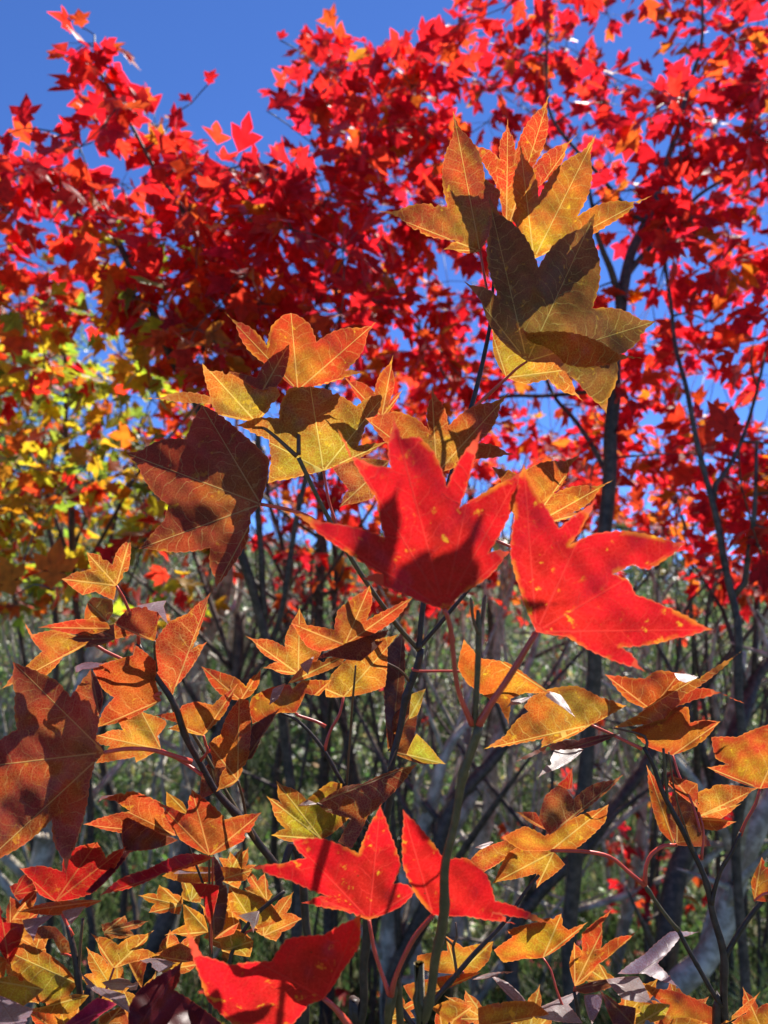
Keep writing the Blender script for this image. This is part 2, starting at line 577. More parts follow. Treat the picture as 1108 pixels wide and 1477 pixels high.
def specs(block):
    for ln in block.strip().splitlines():
        ln = ln.strip()
        if not ln or ln.startswith('#'):
            continue
        i, reg, d, pal, sl, out = [s.strip() for s in ln.split('|')]
        tx, ty, cu = [float(s) for s in sl.split()]
        SPECS[i] = (reg, out, float(d), pal, tx, ty, cu)


specs("""
A4|TA|.520|ol|.28 .10 .2|B 595,1112 T 347,797 S 485,862 T 443,462 S 640,745 T 860,535 S 850,905 T 1098,955 S 945,1090 T 905,1315 R 790,1190 R 700,1115
A5|TA|.535|ye|-.1 -.2 .2|B 515,1175 T 440,945 S 600,1000 T 1077,1102 S 700,1110 T 815,1268 S 680,1180 R 590,1200
A1|TA|.545|or|.25 -.2 .3|B 412,682 T 268,675 S 330,640 T 15,525 S 285,512 T 307,135 S 432,400 R 492,450 R 450,610
A2|TA|.600|or|-.1 -.45 .1|B 515,612 R 495,500 R 470,410 T 375,255 S 490,325 T 520,162 S 545,340 T 697,30 S 615,360 T 795,222 S 640,430 R 560,520
A3|TA|.570|ye|.05 -.35 .2|B 622,712 T 535,555 S 555,515 T 568,258 S 640,475 T 865,225 S 792,545 T 1083,465 R 850,618 R 720,665
B1|TC|.540|or|.1 -.3 .2|B 165,368 R 105,320 S 45,270 T -132,51 S 42,190 R 60,110 R 110,66 T 138,60 R 162,66 R 215,105 S 240,175 T 478,95 S 355,290 T 430,297 R 215,357
B2|TB|.520|ye|-.2 -.3 .2|B 665,628 R 470,590 R 440,535 T 78,507 S 435,500 R 400,380 T 393,328 R 430,370 R 530,375 R 660,460 R 770,450 T 790,492 R 720,580
B2d|TB|.512|br|.4 .55 .0|B 700,468 R 660,455 R 590,410 R 525,370 R 600,385 S 668,405 T 848,208 R 815,380 R 770,450
B3|TC|.530|yg|.1 -.3 .2|B 268,690 R 200,705 T 45,740 R 60,640 R 50,565 T -81,508 R 5,478 S 90,480 R 95,425 R 130,360 T 215,352 R 300,368 S 400,432 T 527,368 S 435,510 R 405,590 T 525,573 R 420,635 R 330,665
B4|TC|.545|or|-.1 -.3 .2|B 500,475 R 440,440 T 345,310 S 472,375 T 547,225 S 530,420 T 592,357 R 530,455
B5|TC|.478|ro|.1 -.2 .1|B 720,700 R 530,590 T 435,480 R 560,452 R 640,480 S 690,528 T 700,347 S 766,510 T 1012,376 S 880,580 T 1038,625 R 880,642
B6|TC|.535|br|.2 -.1 .2|B 530,650 R 400,640 R 305,680 S 370,765 T 330,836 R 465,800
B7|RC|.500|ye|.1 -.4 .2|B 610,360 T 515,200 S 585,225 T 745,172 S 650,290 T 832,236 S 700,330 T 760,320 R 680,345
B8|TB|.490|br|.10 .28 .15|B 690,1045 R 735,820 R 600,690 R 450,570 T 390,540 R 330,660 S 312,715 T 5,785 R 60,840 R 130,970 S 222,1050 R 200,1130 T 70,1272 R 300,1290 S 435,1265 T 462,1470 R 540,1370 R 620,1240 R 640,1100
C1|TD|.455|br|-.1 .30 .1|B 530,862 R 485,800 R 505,680 T 460,440 R 385,545 S 358,582 R 290,500 R 230,470 T 65,402 S 78,560 R 75,690 S 88,745 R 0,800 T -300,960 S -200,1150 T -160,1500 R 0,1400 R 150,1310 S 265,1200 T 335,1475 R 430,1180 R 455,1010 R 480,915
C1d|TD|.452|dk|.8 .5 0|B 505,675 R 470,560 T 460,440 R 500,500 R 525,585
C2|TD|.500|or|-.2 -.25 .2|B 460,300 R 320,380 R 240,470 R 120,490 T 0,545 S 110,450 R 215,350 R 170,300 T 112,185 R 165,265 R 280,240
C3|TD|.492|ro|.2 -.2 0|B 560,235 R 440,270 T 190,228 R 300,205 R 420,185 R 545,205
C4|TD|.488|dk|.2 .55 0|B 590,285 R 580,210 R 500,240 T 440,215 S 460,270 T 330,285 S 450,300 T 425,335 R 520,315
C5|TD|.500|ye|.3 .2 0|B 545,198 R 430,207 R 430,150 T 445,100 R 470,75 R 570,90 R 575,150
C6|TI|.480|or|.1 -.35 .2|B 465,1232 R 455,1290 R 380,1255 R 330,1270 T 245,1205 S 330,1175 R 365,1165 T 345,1098 R 400,1110 S 450,1150 T 528,1015 R 515,1165
C7|TD|.485|ro|.1 .0 0|B 785,298 R 680,262 R 585,287 R 580,210 R 650,135 R 760,118 R 830,130 R 800,200
C7w|TD|.478|pl|.1 2.2 0|B 690,120 R 760,105 R 845,92 R 830,120 T 857,222 R 800,150
C8|TD|.510|ro|-.1 -.25 .2|B 865,598 R 800,470 R 785,300 R 860,200 R 950,160 T 1068,52 R 1020,220 S 970,345 T 1052,300 R 960,450 R 890,530
C9|TD|.500|ro|.1 -.2 .2|B 815,600 R 790,510 R 790,400 R 690,320 R 675,370 R 600,390 R 470,435 R 520,540 S 580,585 R 530,640 T 488,738 R 640,700 R 760,635
C9w|TD|.494|pl|.0 2.0 0|B 605,390 R 470,437 R 420,440 T 382,465 R 385,425 R 430,405 R 520,410
C10|TD|.515|or|.1 -.3 .2|B 818,850 R 800,780 R 845,720 R 840,700 T 715,652 R 600,700 S 625,750 T 485,775 R 480,815 S 560,830 R 485,917 R 600,900 R 685,885 T 690,915 R 770,870
C11|TE|.505|or|.1 -.3 .2|B 190,692 R 120,678 T 30,664 R 90,640 T -25,603 R 80,590 R 100,560 R 160,545 R 230,560 T 340,465 R 280,600 R 215,665
C12|TE|.520|ro|.1 -.3 .1|B 350,540 R 285,530 R 230,480 T 180,392 R 270,420 R 330,440 S 375,480 T 440,403 R 430,470 R 395,520
C13|TE|.500|ro|.3 -.1 .1|B 338,885 T 245,935 S 290,825 R 240,830 T 212,725 S 262,690 R 290,610 T 345,530 R 385,540 R 395,650 R 385,780
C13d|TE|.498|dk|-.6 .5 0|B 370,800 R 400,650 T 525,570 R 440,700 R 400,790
C13e|TE|.510|br|.4 .5 0|B 250,930 R 175,968 R 185,850 R 220,800 R 290,830
C14|TE|.515|or|.1 -.25 .2|B 590,592 R 520,592 T 402,642 R 388,570 R 400,525 R 480,485 R 560,470 S 575,490 R 615,455 T 745,450 R 690,520 R 630,510
C14w|TE|.508|pl|.3 2.0 0|B 545,465 R 490,490 T 473,560 R 510,535
C15|TE|.525|or|-.1 -.3 .2|B 600,425 T 445,400 S 515,375 T 370,260 S 542,310 R 545,260 T 605,140 R 640,225 R 700,330 R 660,400
C16|TE|.510|ro|.1 -.3 .2|B 800,300 R 690,330 R 640,310 T 568,207 R 680,220 S 755,235 R 770,150 T 910,42 R 920,110 S 895,195 R 1000,140 T 1100,90 R 1020,190 R 930,250
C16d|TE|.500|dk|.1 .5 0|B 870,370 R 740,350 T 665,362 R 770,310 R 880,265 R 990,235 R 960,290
C17|TE|.520|ye|.1 -.3 .2|B 795,525 R 720,525 T 715,490 S 770,400 R 800,370 R 900,290 T 1035,252 R 985,310 R 975,480 R 890,510
C18|TE|.505|yg|.2 .15 0|B 555,467 R 620,390 R 700,365 R 805,345 R 790,380 R 650,440
C18w|TE|.498|pl|.2 1.8 0|B 608,385 R 667,350 T 642,430
C19|TE|.528|dk|.6 .4 0|B 1000,770 R 975,600 R 978,330 R 1052,240 R 1062,380 R 1040,600
C20|R5|.532|br|.3 .3 .1|B 580,640 R 575,480 R 600,410 R 680,440 T 722,405 R 690,510 R 680,580 T 798,692 R 700,690
C20b|R5|.525|gr|.1 -.2 .1|B 650,655 R 688,575 T 800,692 R 715,688
C20c|R5|.525|gr|.1 -.2 .1|B 660,520 R 670,425 T 724,404 R 692,505
C21|TE|.500|yg|.1 -.15 .1|B 700,1140 R 560,1150 T 482,1122 S 545,1095 T 462,952 S 530,990 T 503,885 S 635,970 R 740,890 R 790,900 R 770,980 R 822,1045 R 740,1120
C22|TE|.485|br|.3 .6 0|B 680,985 R 800,910 R 880,900 R 960,860 T 1120,810 R 1000,950 R 900,1040 R 830,1180 T 770,1150 R 830,1050 R 720,1020
C22w|TE|.480|pl|.1 2.0 0|B 682,987 R 598,996 R 640,968
D1|TF|.510|ro|.1 -.35 .1|B 760,195 R 530,185 T 358,147 R 480,105 S 565,90 R 500,45 T 440,38 R 510,15 R 575,3 R 690,50 R 720,110
D1w|TF|.506|pl|.1 2.0 0|B 500,20 R 440,40 T 415,62 R 440,25
D2|TF|.490|ro|.1 -.25 .1|B 905,282 R 780,215 T 675,45 R 800,105 S 815,75 T 828,-5 R 900,50 R 970,115 S 965,130 R 1030,110 T 1130,95 R 1050,220
D2b|TF|.520|ye|.1 -.3 0|B 815,105 R 720,70 T 718,5 R 790,50
D3|TF|.500|dk|.2 .55 0|B 770,215 R 660,255 R 540,262 R 525,200 R 535,110 R 620,150 R 700,190
D4|TF|.490|dr|.1 -.2 .1|B 240,480 R 170,450 R 140,390 T 85,338 R 180,325 S 268,350 R 275,285 R 330,245 T 420,222 R 452,275 S 458,292 T 548,240 R 500,330 R 410,440 R 320,470
D4b|TF|.482|mr|.2 .6 0|B 400,445 R 370,440 R 470,340 R 540,260 R 640,230 R 560,270 R 480,370
D5|TF|.480|ro|.1 -.1 0|B 440,475 R 200,485 T 70,525 R 250,540 R 390,500
D5w|TF|.474|pl|.1 2.0 0|B 268,522 R 370,500 T 308,582
D5x|TF|.474|pl|.1 1.8 0|B 98,560 R 160,550 R 230,540 R 165,590 T 145,653
D6|TF|.480|dr|.2 .1 0|B 920,290 R 860,320 R 700,360 R 600,410 T 425,457 R 520,380 R 640,340 R 780,275 R 870,275
D7|TF|.500|ye|.1 .2 0|B 940,390 R 800,400 R 700,370 R 760,335 R 900,330 R 1060,340 T 1090,345 R 1060,390
D7w|TF|.495|pl|.1 2.2 0|B 750,360 R 790,335 R 890,332 R 930,355 R 830,358
D7b|TF|.515|ye|.1 -.3 0|B 990,370 R 945,290 R 1000,300 T 1050,243 R 1045,340
D8|TF|.480|dk|.7 .4 0|B 925,635 R 910,550 R 930,400 T 920,275 R 950,320 R 985,450 R 965,600
D8r|TF|.485|dr|.3 -.3 0|B 905,592 R 880,480 T 818,395 R 948,412 R 930,500
D8s|TF|.480|ro|.1 -.2 0|B 925,642 R 970,605 T 1035,568 R 1010,620
D9|TF|.510|ye|.1 -.2 .1|B 1110,600 R 1000,525 R 985,460 T 990,413 R 1060,435 R 1150,470 R 1220,560
D9w|TF|.500|pl|.1 1.8 0|B 1120,520 R 1030,540 R 1080,570 T 1095,617
D10|TF|.480|ye|.1 -.3 .1|B 493,768 T 392,617 S 510,668 T 667,603 S 590,685 T 695,710 R 560,745
D11|TF|.505|ye|.1 -.3 .1|B 900,612 T 710,626 R 800,580 T 788,486 R 880,540
D12|TF|.495|or|.1 .1 0|B 820,740 T 655,712 R 780,660 R 850,700
D13|TF|.430|mr|.3 .5 .1|B 560,1080 R 555,940 R 600,860 T 790,736 S 752,862 R 860,930 T 1020,1060
D14|TF|.440|mg|.1 .1 0|B 250,1040 R 350,950 R 420,895 T 515,920 R 450,960 R 350,1030
D15|TF|.480|yg|.1 -.1 .1|B 335,835 R 260,930 R 140,905 R 60,800 R 40,700 R 100,660 R 200,700 R 290,770
D16|TF|.470|ye|.1 .0 .1|B 385,885 R 310,965 T 110,958 R 200,930 R 320,880
D17|TF|.470|dr|.2 .1 .1|B 40,755 R -20,650 R -20,520 T 0,495 R 30,570 R 108,580 R 80,680
D17b|TF|.480|or|.1 -.2 0|B 50,562 R 90,500 T 142,453 R 125,550
D18|TF|.490|br|.1 -.1 0|B 265,705 R 230,640 R 100,635 R 180,585 R 240,590 R 325,695
D19|TF|.440|pl|.1 2.0 .0|B -20,880 R 100,930 R 145,945 R 90,1040 R -20,1040
D20|TF|.470|pl|.1 2.2 .0|B 440,830 R 520,810 R 600,832 R 590,862 R 480,862
D21|TF|.490|pl|.1 2.2 .0|B 598,730 R 680,725 T 765,745 R 690,787 R 640,750
D22|TF|.490|or|.2 .1 .0|B 612,855 R 570,780 R 548,728 R 635,745 R 620,800
D23|TF|.460|pl|.1 1.6 .0|B 350,790 R 420,850 R 540,880 R 562,962 R 480,905 R 400,865
D24|TF|.500|yg|.1 -.2 .0|B 960,695 R 948,650 R 1020,600 R 1095,650 R 1080,720
D25|TF|.475|or|.1 -.2 .0|B 125,872 R 45,800 R 90,788
D26|TF|.460|gr|.1 -.2 .1|B 190,860 R 60,960 R -30,900 R -40,820 R 60,800
D27|TF|.470|ye|.1 -.2 .1|B -10,860 R -60,780 R -40,700 R 30,730 R 20,800
D28|TF|.460|br|.1 .1 .1|B 420,1060 R 430,980 R 530,930 R 560,1010 R 540,1070
E1|TG|.500|ye|.1 -.15 .2|B 345,240 R 260,240 R 210,260 T 203,352 R 170,280 R 60,210 R 25,150 T 45,50 R 100,120 R 200,135 R 280,190
E2|TG|.520|ye|-.1 -.2 .2|B 490,352 R 430,390 T 315,432 S 325,398 R 250,415 T 115,437 R 190,390 R 235,330 S 272,305 R 255,290 R 280,255 R 350,225 R 440,215 R 520,255 T 615,285 R 560,315
E2w|TG|.512|pl|.1 2.0 0|B 282,253 T 193,294 R 213,268
E2x|TG|.508|pl|.1 1.6 0|B 345,235 R 385,248 T 437,327 R 390,290 R 330,250
E3a|TG|.535|ro|.1 -.2 .2|B 700,300 R 620,270 T 537,175 R 640,190 S 680,190 R 720,162 T 800,170 R 830,200 S 850,225 R 900,225 T 1025,277 R 940,240 R 850,265 R 780,290
E3b|TG|.520|ye|.1 -.1 .1|B 570,362 R 650,320 R 740,250 R 800,200 R 880,180 T 1017,94 R 900,195 R 820,245 R 740,342 R 650,352
E3w|TG|.515|pl|.1 1.8 0|B 780,172 R 830,175 R 865,185 R 820,205 R 795,195
E4|TG|.530|or|.1 -.25 .2|B 775,458 R 690,430 R 630,370 R 700,345 R 750,330 R 780,290 R 830,290 S 835,345 R 880,335 T 942,340 R 870,420
E5|TG|.508|dk|.1 .6 0|B 590,382 R 480,430 R 330,440 T 210,492 R 260,460 R 380,410 R 460,400
E5w|TG|.500|pl|.2 1.8 0|B 465,438 R 420,480 T 302,537 R 345,480 R 370,430 R 400,425
E6|TG|.500|or|.1 -.2 .2|B 1080,575 R 960,535 T 895,500 R 970,490 S 925,470 R 910,395 R 1000,395 R 1080,360 T 1190,330 R 1210,450 R 1160,560
E7|TG|.510|ye|.1 -.3 .1|B 350,790 R 250,790 R 180,745 R 260,705 R 330,740 R 400,690 T 552,629 R 540,690 R 480,750 R 430,790
E7b|TG|.515|ye|.1 -.15 .1|B 360,795 R 230,780 R 200,800 T 145,907 R 300,870 T 300,922 R 400,840
E7c|TG|.520|or|.1 -.2 .1|B 240,790 R 190,820 T 110,872 R 60,835 R 100,790 R 190,755 R 240,770
E7d|TG|.500|br|.3 .22 0|B 345,737 R 308,680 R 330,600 R 385,555 S 428,612 T 612,519 R 530,600 R 420,680
E7e|TG|.508|ro|.1 -.2 0|B 332,718 R 290,700 T 228,656 R 297,657
E7f|TG|.512|dr|.1 -.2 0|B 412,578 R 373,560 R 400,540 T 426,498 R 424,570
E7w|TG|.505|pl|.1 2.0 0|B 85,780 R 140,758 R 150,762 R 110,785
E8a|TG|.520|or|.3 .0 .1|B 780,768 R 730,720 R 700,620 T 682,488 R 730,570 R 770,600
E8b|TG|.510|br|.2 .3 .1|B 790,772 R 750,650 R 790,563 R 850,650 R 865,700 R 910,775
E8c|TG|.525|ro|.1 -.3 .1|B 862,642 R 760,560 T 768,528 R 862,558
E8d|TG|.520|ye|.1 -.3 .1|B 865,672 R 862,588 R 930,560 T 1075,572 S 960,640 T 1015,627 R 940,682
E8e|TG|.515|or|.1 -.3 .1|B 858,680 R 900,675 T 998,690 R 930,722 R 870,712
E9|TG|.490|or|.3 .1 .1|B 1060,965 R 1048,900 T 1086,812 R 1130,880 R 1120,970
F1|TH|.500|ye|.1 -.2 .1|B 400,352 R 340,355 R 275,367 R 245,328 R 300,290 R 288,265 R 380,240 T 458,213 S 460,250 R 480,265 T 542,239 R 490,290 R 440,330
F2|TH|.520|ye|.1 -.2 .1|B 130,405 R 0,385 R 5,345 R 100,330 T 95,283 R 150,320 T 245,299 R 230,360 R 190,400
F3|TH|.510|or|.1 -.1 .1|B -10,490 R -40,440 R 60,415 R 205,398 R 120,440
F4|TH|.480|ye|.1 -.1 .1|B 105,558 R 48,510 R 100,486 R 178,505 R 150,532
F5|TH|.490|or|.1 -.15 .1|B 500,442 R 482,375 T 498,303 S 525,340 R 522,275 T 622,193 R 585,245 R 585,310 S 580,325 T 703,264 R 640,322 R 570,375 R 530,430
F6|TH|.490|pl|.1 1.5 0|B 700,402 R 635,402 R 720,340 R 800,270 T 895,270 R 830,290 R 760,370 T 828,446 R 720,402
F7|TH|.485|pl|.1 1.8 0|B 598,420 R 700,410 T 748,498 R 650,482
F8|TH|.475|pl|.1 1.8 0|B 350,530 R 430,490 R 513,458 R 480,500 R 525,558 R 440,552
F8b|TH|.475|pl|.2 1.2 0|B 385,547 R 300,480 T 228,403 R 290,430 R 340,480
F8c|TH|.480|pl|.1 1.8 0|B 175,422 R 220,402 T 325,392 R 250,412
F9|TH|.480|pl|.2 1.0 0|B 528,470 R 588,468 R 580,510 T 555,563 R 540,530
F10|TH|.480|dk|.1 .6 0|B 493,452 R 560,425 R 662,417 R 600,450 R 530,466
F10b|TH|.475|dk|.2 .5 0|B 685,565 R 620,560 T 578,453 R 640,500 R 692,510
F11|TH|.490|or|.1 -.1 .1|B 760,570 R 785,505 T 693,423 R 760,450 R 830,460 R 950,520 R 965,560
F12|TH|.480|gr|.1 -.3 0|B 690,565 R 700,505 R 770,495 R 800,500 R 780,545
F13|TH|.480|ye|.1 -.1 0|B 955,566 R 1000,530 T 1087,455 R 1042,522
F15|TH|.470|ye|.1 -.2 0|B 200,570 R 195,510 R 280,490 R 370,490 R 420,530
F16|TH|.470|ye|.1 -.2 0|B 780,580 R 800,545 R 860,540 R 920,560 R 900,590
R1|RC|.362|rd|.1 -.25 .2|B 395,570 R 330,548 R 270,520 T 178,490 S 235,478 R 170,440 T -12,312 R 80,345 R 190,365 S 240,385 R 222,290 R 200,255 T 120,105 R 150,175 R 215,200 S 258,205 T 262,70 R 285,130 R 330,125 R 370,165 S 402,255 R 430,190 T 492,105 R 470,190 S 432,310 R 480,280 T 592,215 R 572,310 S 508,425 T 568,418 R 505,490 R 440,530
R2|RC|.372|rd|-.15 -.3 .2|B 632,628 R 590,520 R 565,430 R 575,330 S 575,270 T 600,195 R 630,270 R 690,362 T 788,285 R 755,350 S 718,405 R 780,375 R 870,368 T 1018,400 R 960,445 R 920,468 R 880,455 S 828,478 R 870,495 S 888,532 R 960,560 T 1088,622 R 990,645 R 930,660 S 850,668 T 915,732 R 800,690 R 710,640
R3|RH|.400|rd|.1 -.35 .1|B 540,345 R 470,320 T 358,300 S 430,282 R 330,240 T 213,203 R 310,195 S 372,180 R 350,160 T 333,128 R 420,128 S 512,168 R 530,120 T 570,38 R 595,110 R 625,200 S 605,248 T 672,262 R 625,310
R4|RH|.390|rd|.1 -.3 .1|B 710,332 R 665,280 R 630,200 T 630,50 R 690,115 S 740,185 R 800,180 R 855,225 R 876,295 R 920,305 T 1035,358 R 950,340 S 870,325 T 932,357 R 800,335
R5|RH|.370|rd|.1 -.25 .1|B 420,555 R 380,570 R 320,640 R 180,625 R 110,560 R 90,500 T 42,345 R 95,440 R 170,465 S 280,455 R 320,395 R 420,385 T 518,330 R 515,410 R 470,480
""")


def star(i, x, y, L, ang, squash, depth, pal, slopes):
    """a five lobed leaf seen at a slant: base (x,y) px, length L px, pointing ang degrees clockwise from up"""
    lob = [(-104, .50), (-52, .86), (0, 1.0), (50, .88), (102, .48)]
    toks = ['B %.1f,%.1f' % (x, y)]
    ca, sa = math.cos(math.radians(ang)), math.sin(math.radians(ang))

    def add(kind, a, r):
        a = math.radians(a + random.uniform(-5, 5))
        px, py = math.sin(a) * r * L, (-math.cos(a) * r * L - .12 * L)
        px *= squash
        toks.append('%s %.1f,%.1f' % (kind, x + ca * px - sa * py, y + sa * px + ca * py))
    for k, (a, r) in enumerate(lob):
        add('T', a, r * random.uniform(.9, 1.08) * .88)
        if k < 4:
            add('S', (a + lob[k + 1][0]) / 2, .38 if k in (0, 3) else .46)
    SPECS[i] = ('P', ' '.join(toks), depth, pal, *slopes)
    return i


XD = ' '.join(star('XD%d' % k, *a) for k, a in enumerate([
    (60, 1372, 92, -58, .6, .56, 'or', (.1, -.2, .1)), (30, 1440, 100, 20, .7, .55, 'ye', (-.1, -.2, .1)), (170, 1440, 95, -30, .6, .56, 'ye', (.1, -.15, .1)),
    (232, 1400, 84, 48, .7, .57, 'or', (.0, -.2, .1)), (205, 1490, 90, 12, .8, .50, 'yg', (.1, -.1, .1)), (100, 1500, 96, -18, .8, .53, 'or', (.1, -.2, .1)),
    (15, 1345, 80, 30, .5, .58, 'ro', (.1, -.2, .1)), (345, 1368, 86, -40, .6, .57, 'ye', (.1, -.25, .1)), (300, 1322, 78, 70, .5, .57, 'or', (.1, -.2, .1)),
    (380, 1350, 84, 35, .6, .58, 'or', (.0, -.2, .1)), (262, 1306, 70, -75, .5, .58, 'ye', (.1, -.2, .1)), (150, 1345, 66, 75, .45, .58, 'br', (.1, .2, .1)),
    (420, 1420, 74, 70, .5, .58, 'ye', (.1, -.2, .1)), (275, 1300, 60, 10, .6, .6, 'yg', (.1, -.2, .1)), (20, 1290, 60, 60, .5, .58, 'dr', (.1, -.2, .1)),
    (330, 1275, 66, 30, .55, .6, 'ye', (.1, -.2, .1)), (385, 1300, 58, -35, .55, .6, 'or', (.1, -.2, .1))]))
XF = ' '.join(star('XF%d' % k, *a) for k, a in enumerate([
    (700, 1470, 70, -60, .5, .55, 'ye', (.1, -.2, .1)), (900, 1470, 84, 40, .6, .53, 'ye', (.0, -.2, .1)), (880, 1420, 60, -55, .5, .55, 'ye', (.1, -.1, .1)),
    (985, 1500, 90, -10, .8, .53, 'or', (.1, -.2, .1)), (640, 1500, 70, 25, .7, .53, 'or', (.1, -.2, .1)), (560, 1470, 60, 60, .5, .56, 'ye', (.1, -.2, .1)),
    (760, 1500, 80, 10, .8, .5, 'yg', (.1, -.1, .1)), (1105, 1500, 84, -25, .7, .53, 'or', (.1, -.2, .1)), (700, 1285, 52, -50, .5, .57, 'or', (.1, -.2, .1))]))


def build(parent, ids):
    out = {}
    for i in ids.split():
        reg, o, d, pal, tx, ty, cu = SPECS[i]
        out[i] = hero_leaf(parent, reg, o, d, pal, tx, ty, cu)
    return out


def sapling(label, ids, main, twigs, pets, mat, group=None, name='maple_sapling'):
    """main: stem polyline, lowest point first (px,py,depth,r_px); it runs on down to the ground"""
    x, y, d, r = main[0]
    foot = P(x, y, d)
    ground = np.array([foot[0] + random.uniform(-.06, .06), foot[1] + 0.05 + random.uniform(0, .08), 0.0])
    t = thing(name, label, 'maple', ground, group)
    q = [list(ground) + [r * d / F * 1.7], list(ground * 0.45 + foot * 0.55 + np.array([.012, .0, 0])) + [r * d / F * 1.3]]
    q += [list(P(*p[:3])) + [p[3] * p[2] / F] for p in main]
    c = curve_pts(np.array(q), 0.005)
    Ls = np.concatenate([[0], np.cumsum(np.linalg.norm(np.diff(c[:, :3], axis=0), axis=1))])
    kn = np.abs((Ls / .062 + .1 * np.sin(Ls * 23)) % 1.0 - .5) * 2
    c[:, 3] *= 1 + .30 * np.clip((kn - .92) / .08, 0, 1) - .08 * np.sin(Ls * 70)
    c[:, 0] += .0016 * np.sin(Ls / .062 * math.pi) + .0008 * np.sin(Ls * 130)
    V, Fc = tube(c, 10)
    mesh_obj('stem', V, Fc, mat, t, origin=ground)
    for tw in twigs:
        m = mat
        if isinstance(tw[0], str):
            m = {'g': M_GSTEM, 'd': M_STEM, 'r': M_PETG}[tw[0]]
            tw = tw[1:]
        pix_tube('twig', tw, m, t, nodes=0.035)
    L = build(t, ids)
    for k, path, rad, dend in pets:
        m = M_PET
        if rad < 0:
            m, rad = M_PETG, -rad
        petiole(L[k], path, rad, m, dend)
    return t


GF = 'young maple saplings close to the camera'
sapling('young maple with green shoot bearing two large red leaves in the middle', 'R1 R2',
        [(604, 1520, .385, 7.5), (612, 1477, .385, 7.2), (640, 1290, .38, 6.8), (665, 1150, .378, 6.2), (684, 1046, .375, 6.2)],
        [('g', (684, 1050, .375, 5), (690, 960, .375, 4.2), (691, 905, .375, 4.6), (690, 880, .375, 2.5)),
         ('r', (690, 915, .375, 2.6), (682, 893, .374, 2.4), (680, 872, .373, 3.0), (679, 862, .373, 1.5)),
         ('r', (690, 915, .375, 2.6), (696, 890, .376, 2.4), (698, 868, .377, 3.0), (700, 858, .377, 1.5))],
        [('R1', [(650, 905), (660, 990), (681, 1045)], 3.6, .375), ('R2', [(735, 975), (708, 1015), (690, 1046)], 5.0, .375)], M_GSTEM, GF)
sapling('young maple with three vivid red leaves near the bottom edge', 'R3 R4 R5',
        [(575, 1540, .40, 6), (566, 1477, .395, 5.5), (563, 1436, .393, 5)],
        [('r', (570, 1520, .396, 4), (535, 1505, .385, 3.6), (505, 1482, .376, 3.4))],
        [('R3', [(540, 1370), (553, 1410), (563, 1438)], 3.0, .393), ('R4', [(596, 1355), (572, 1405), (564, 1436)], 3.6, .393),
         ('R5', [(485, 1456), (507, 1484)], 4.2, .376)], M_GSTEM, GF)
sapling('tall young maple with black stem and orange leaf clusters reaching the upper middle',
        'A1 A2 A3 A4 A5 B1 B2 B2d B3 B4 B5 B6 B7 B8 E1 C15 C16 C16d C17 C18 C18w C19 C20 C20b C20c C21 C22 C22w',
        [(508, 1540, .52, 7), (517, 1477, .52, 6.8), (530, 1350, .522, 6.2), (550, 1200, .525, 5.8), (572, 1085, .528, 5.2), (590, 995, .53, 5), (604, 935, .53, 5)],
        [[(604, 938, .53, 4.4), (611, 868, .532, 4.0), (640, 725, .535, 3.6), (676, 600, .54, 3.6), (700, 505, .545, 3.2), (709, 455, .55, 2.6), (712, 400, .56, 2.0), (722, 350, .58, 1.6)],
         ('g', (604, 938, .53, 4.0), (560, 885, .528, 3.8), (500, 795, .52, 3.6), (455, 710, .515, 3.2), (430, 660, .512, 3.4)),
         [(604, 938, .53, 3.4), (645, 888, .53, 3.0), (690, 830, .53, 2.4), (716, 770, .51, 2)],
         [(549, 1215, .525, 3.2), (515, 1165, .52, 3.0), (492, 1125, .518, 3.0), (465, 1080, .516, 2.8), (430, 1040, .514, 2.2), (405, 1028, .513, 1.8)],
         ('r', (500, 1140, .52, 2.0), (505, 1060, .515, 1.8), (511, 985, .505, 1.6), (513, 960, .503, 1.3)),
         ('r', (585, 1010, .53, 1.8), (578, 1060, .53, 1.4), (560, 1110, .52, 1.2))],
        [('A1', [(700, 405), (707, 440), (708, 462)], 1.9, .55), ('A5', [(712, 562), (690, 582), (681, 592)], 2.4, .54), ('A4', [(745, 532), (728, 548), (700, 574)], 2.0, .54),
         ('A3', [(752, 395), (722, 420), (711, 448)], 1.8, .552), ('A2', [(725, 360), (716, 390)], 1.5, .565),
         ('B1', [(431, 600), (431, 655)], -2.6, .512), ('B2', [(395, 628), (428, 658)], -2.6, .512), ('B3', [(474, 720), (484, 752), (490, 772)], 2.2, .518),
         ('B8', [(415, 735), (450, 748), (492, 782)], 2.8, .518), ('B5', [(640, 720), (640, 735)], 2.0, .535), ('B7', [(750, 790), (716, 780)], 1.8, .51),
         ('C17', [(490, 1030), (476, 1055), (468, 1083)], 2.2, .516), ('C16', [(530, 945), (575, 965), (592, 985)], -1.8, .53),
         ('E1', [(760, 990), (680, 970), (605, 968), (596, 965)], 1.9, .53), ('C21', [(490, 1180), (540, 1200)], -2.0, .525),
         ('C20', [(572, 1075)], -1.6, .53), ('C22', [(490, 1170), (520, 1172)], -2.0, .52)], M_STEM, GF)
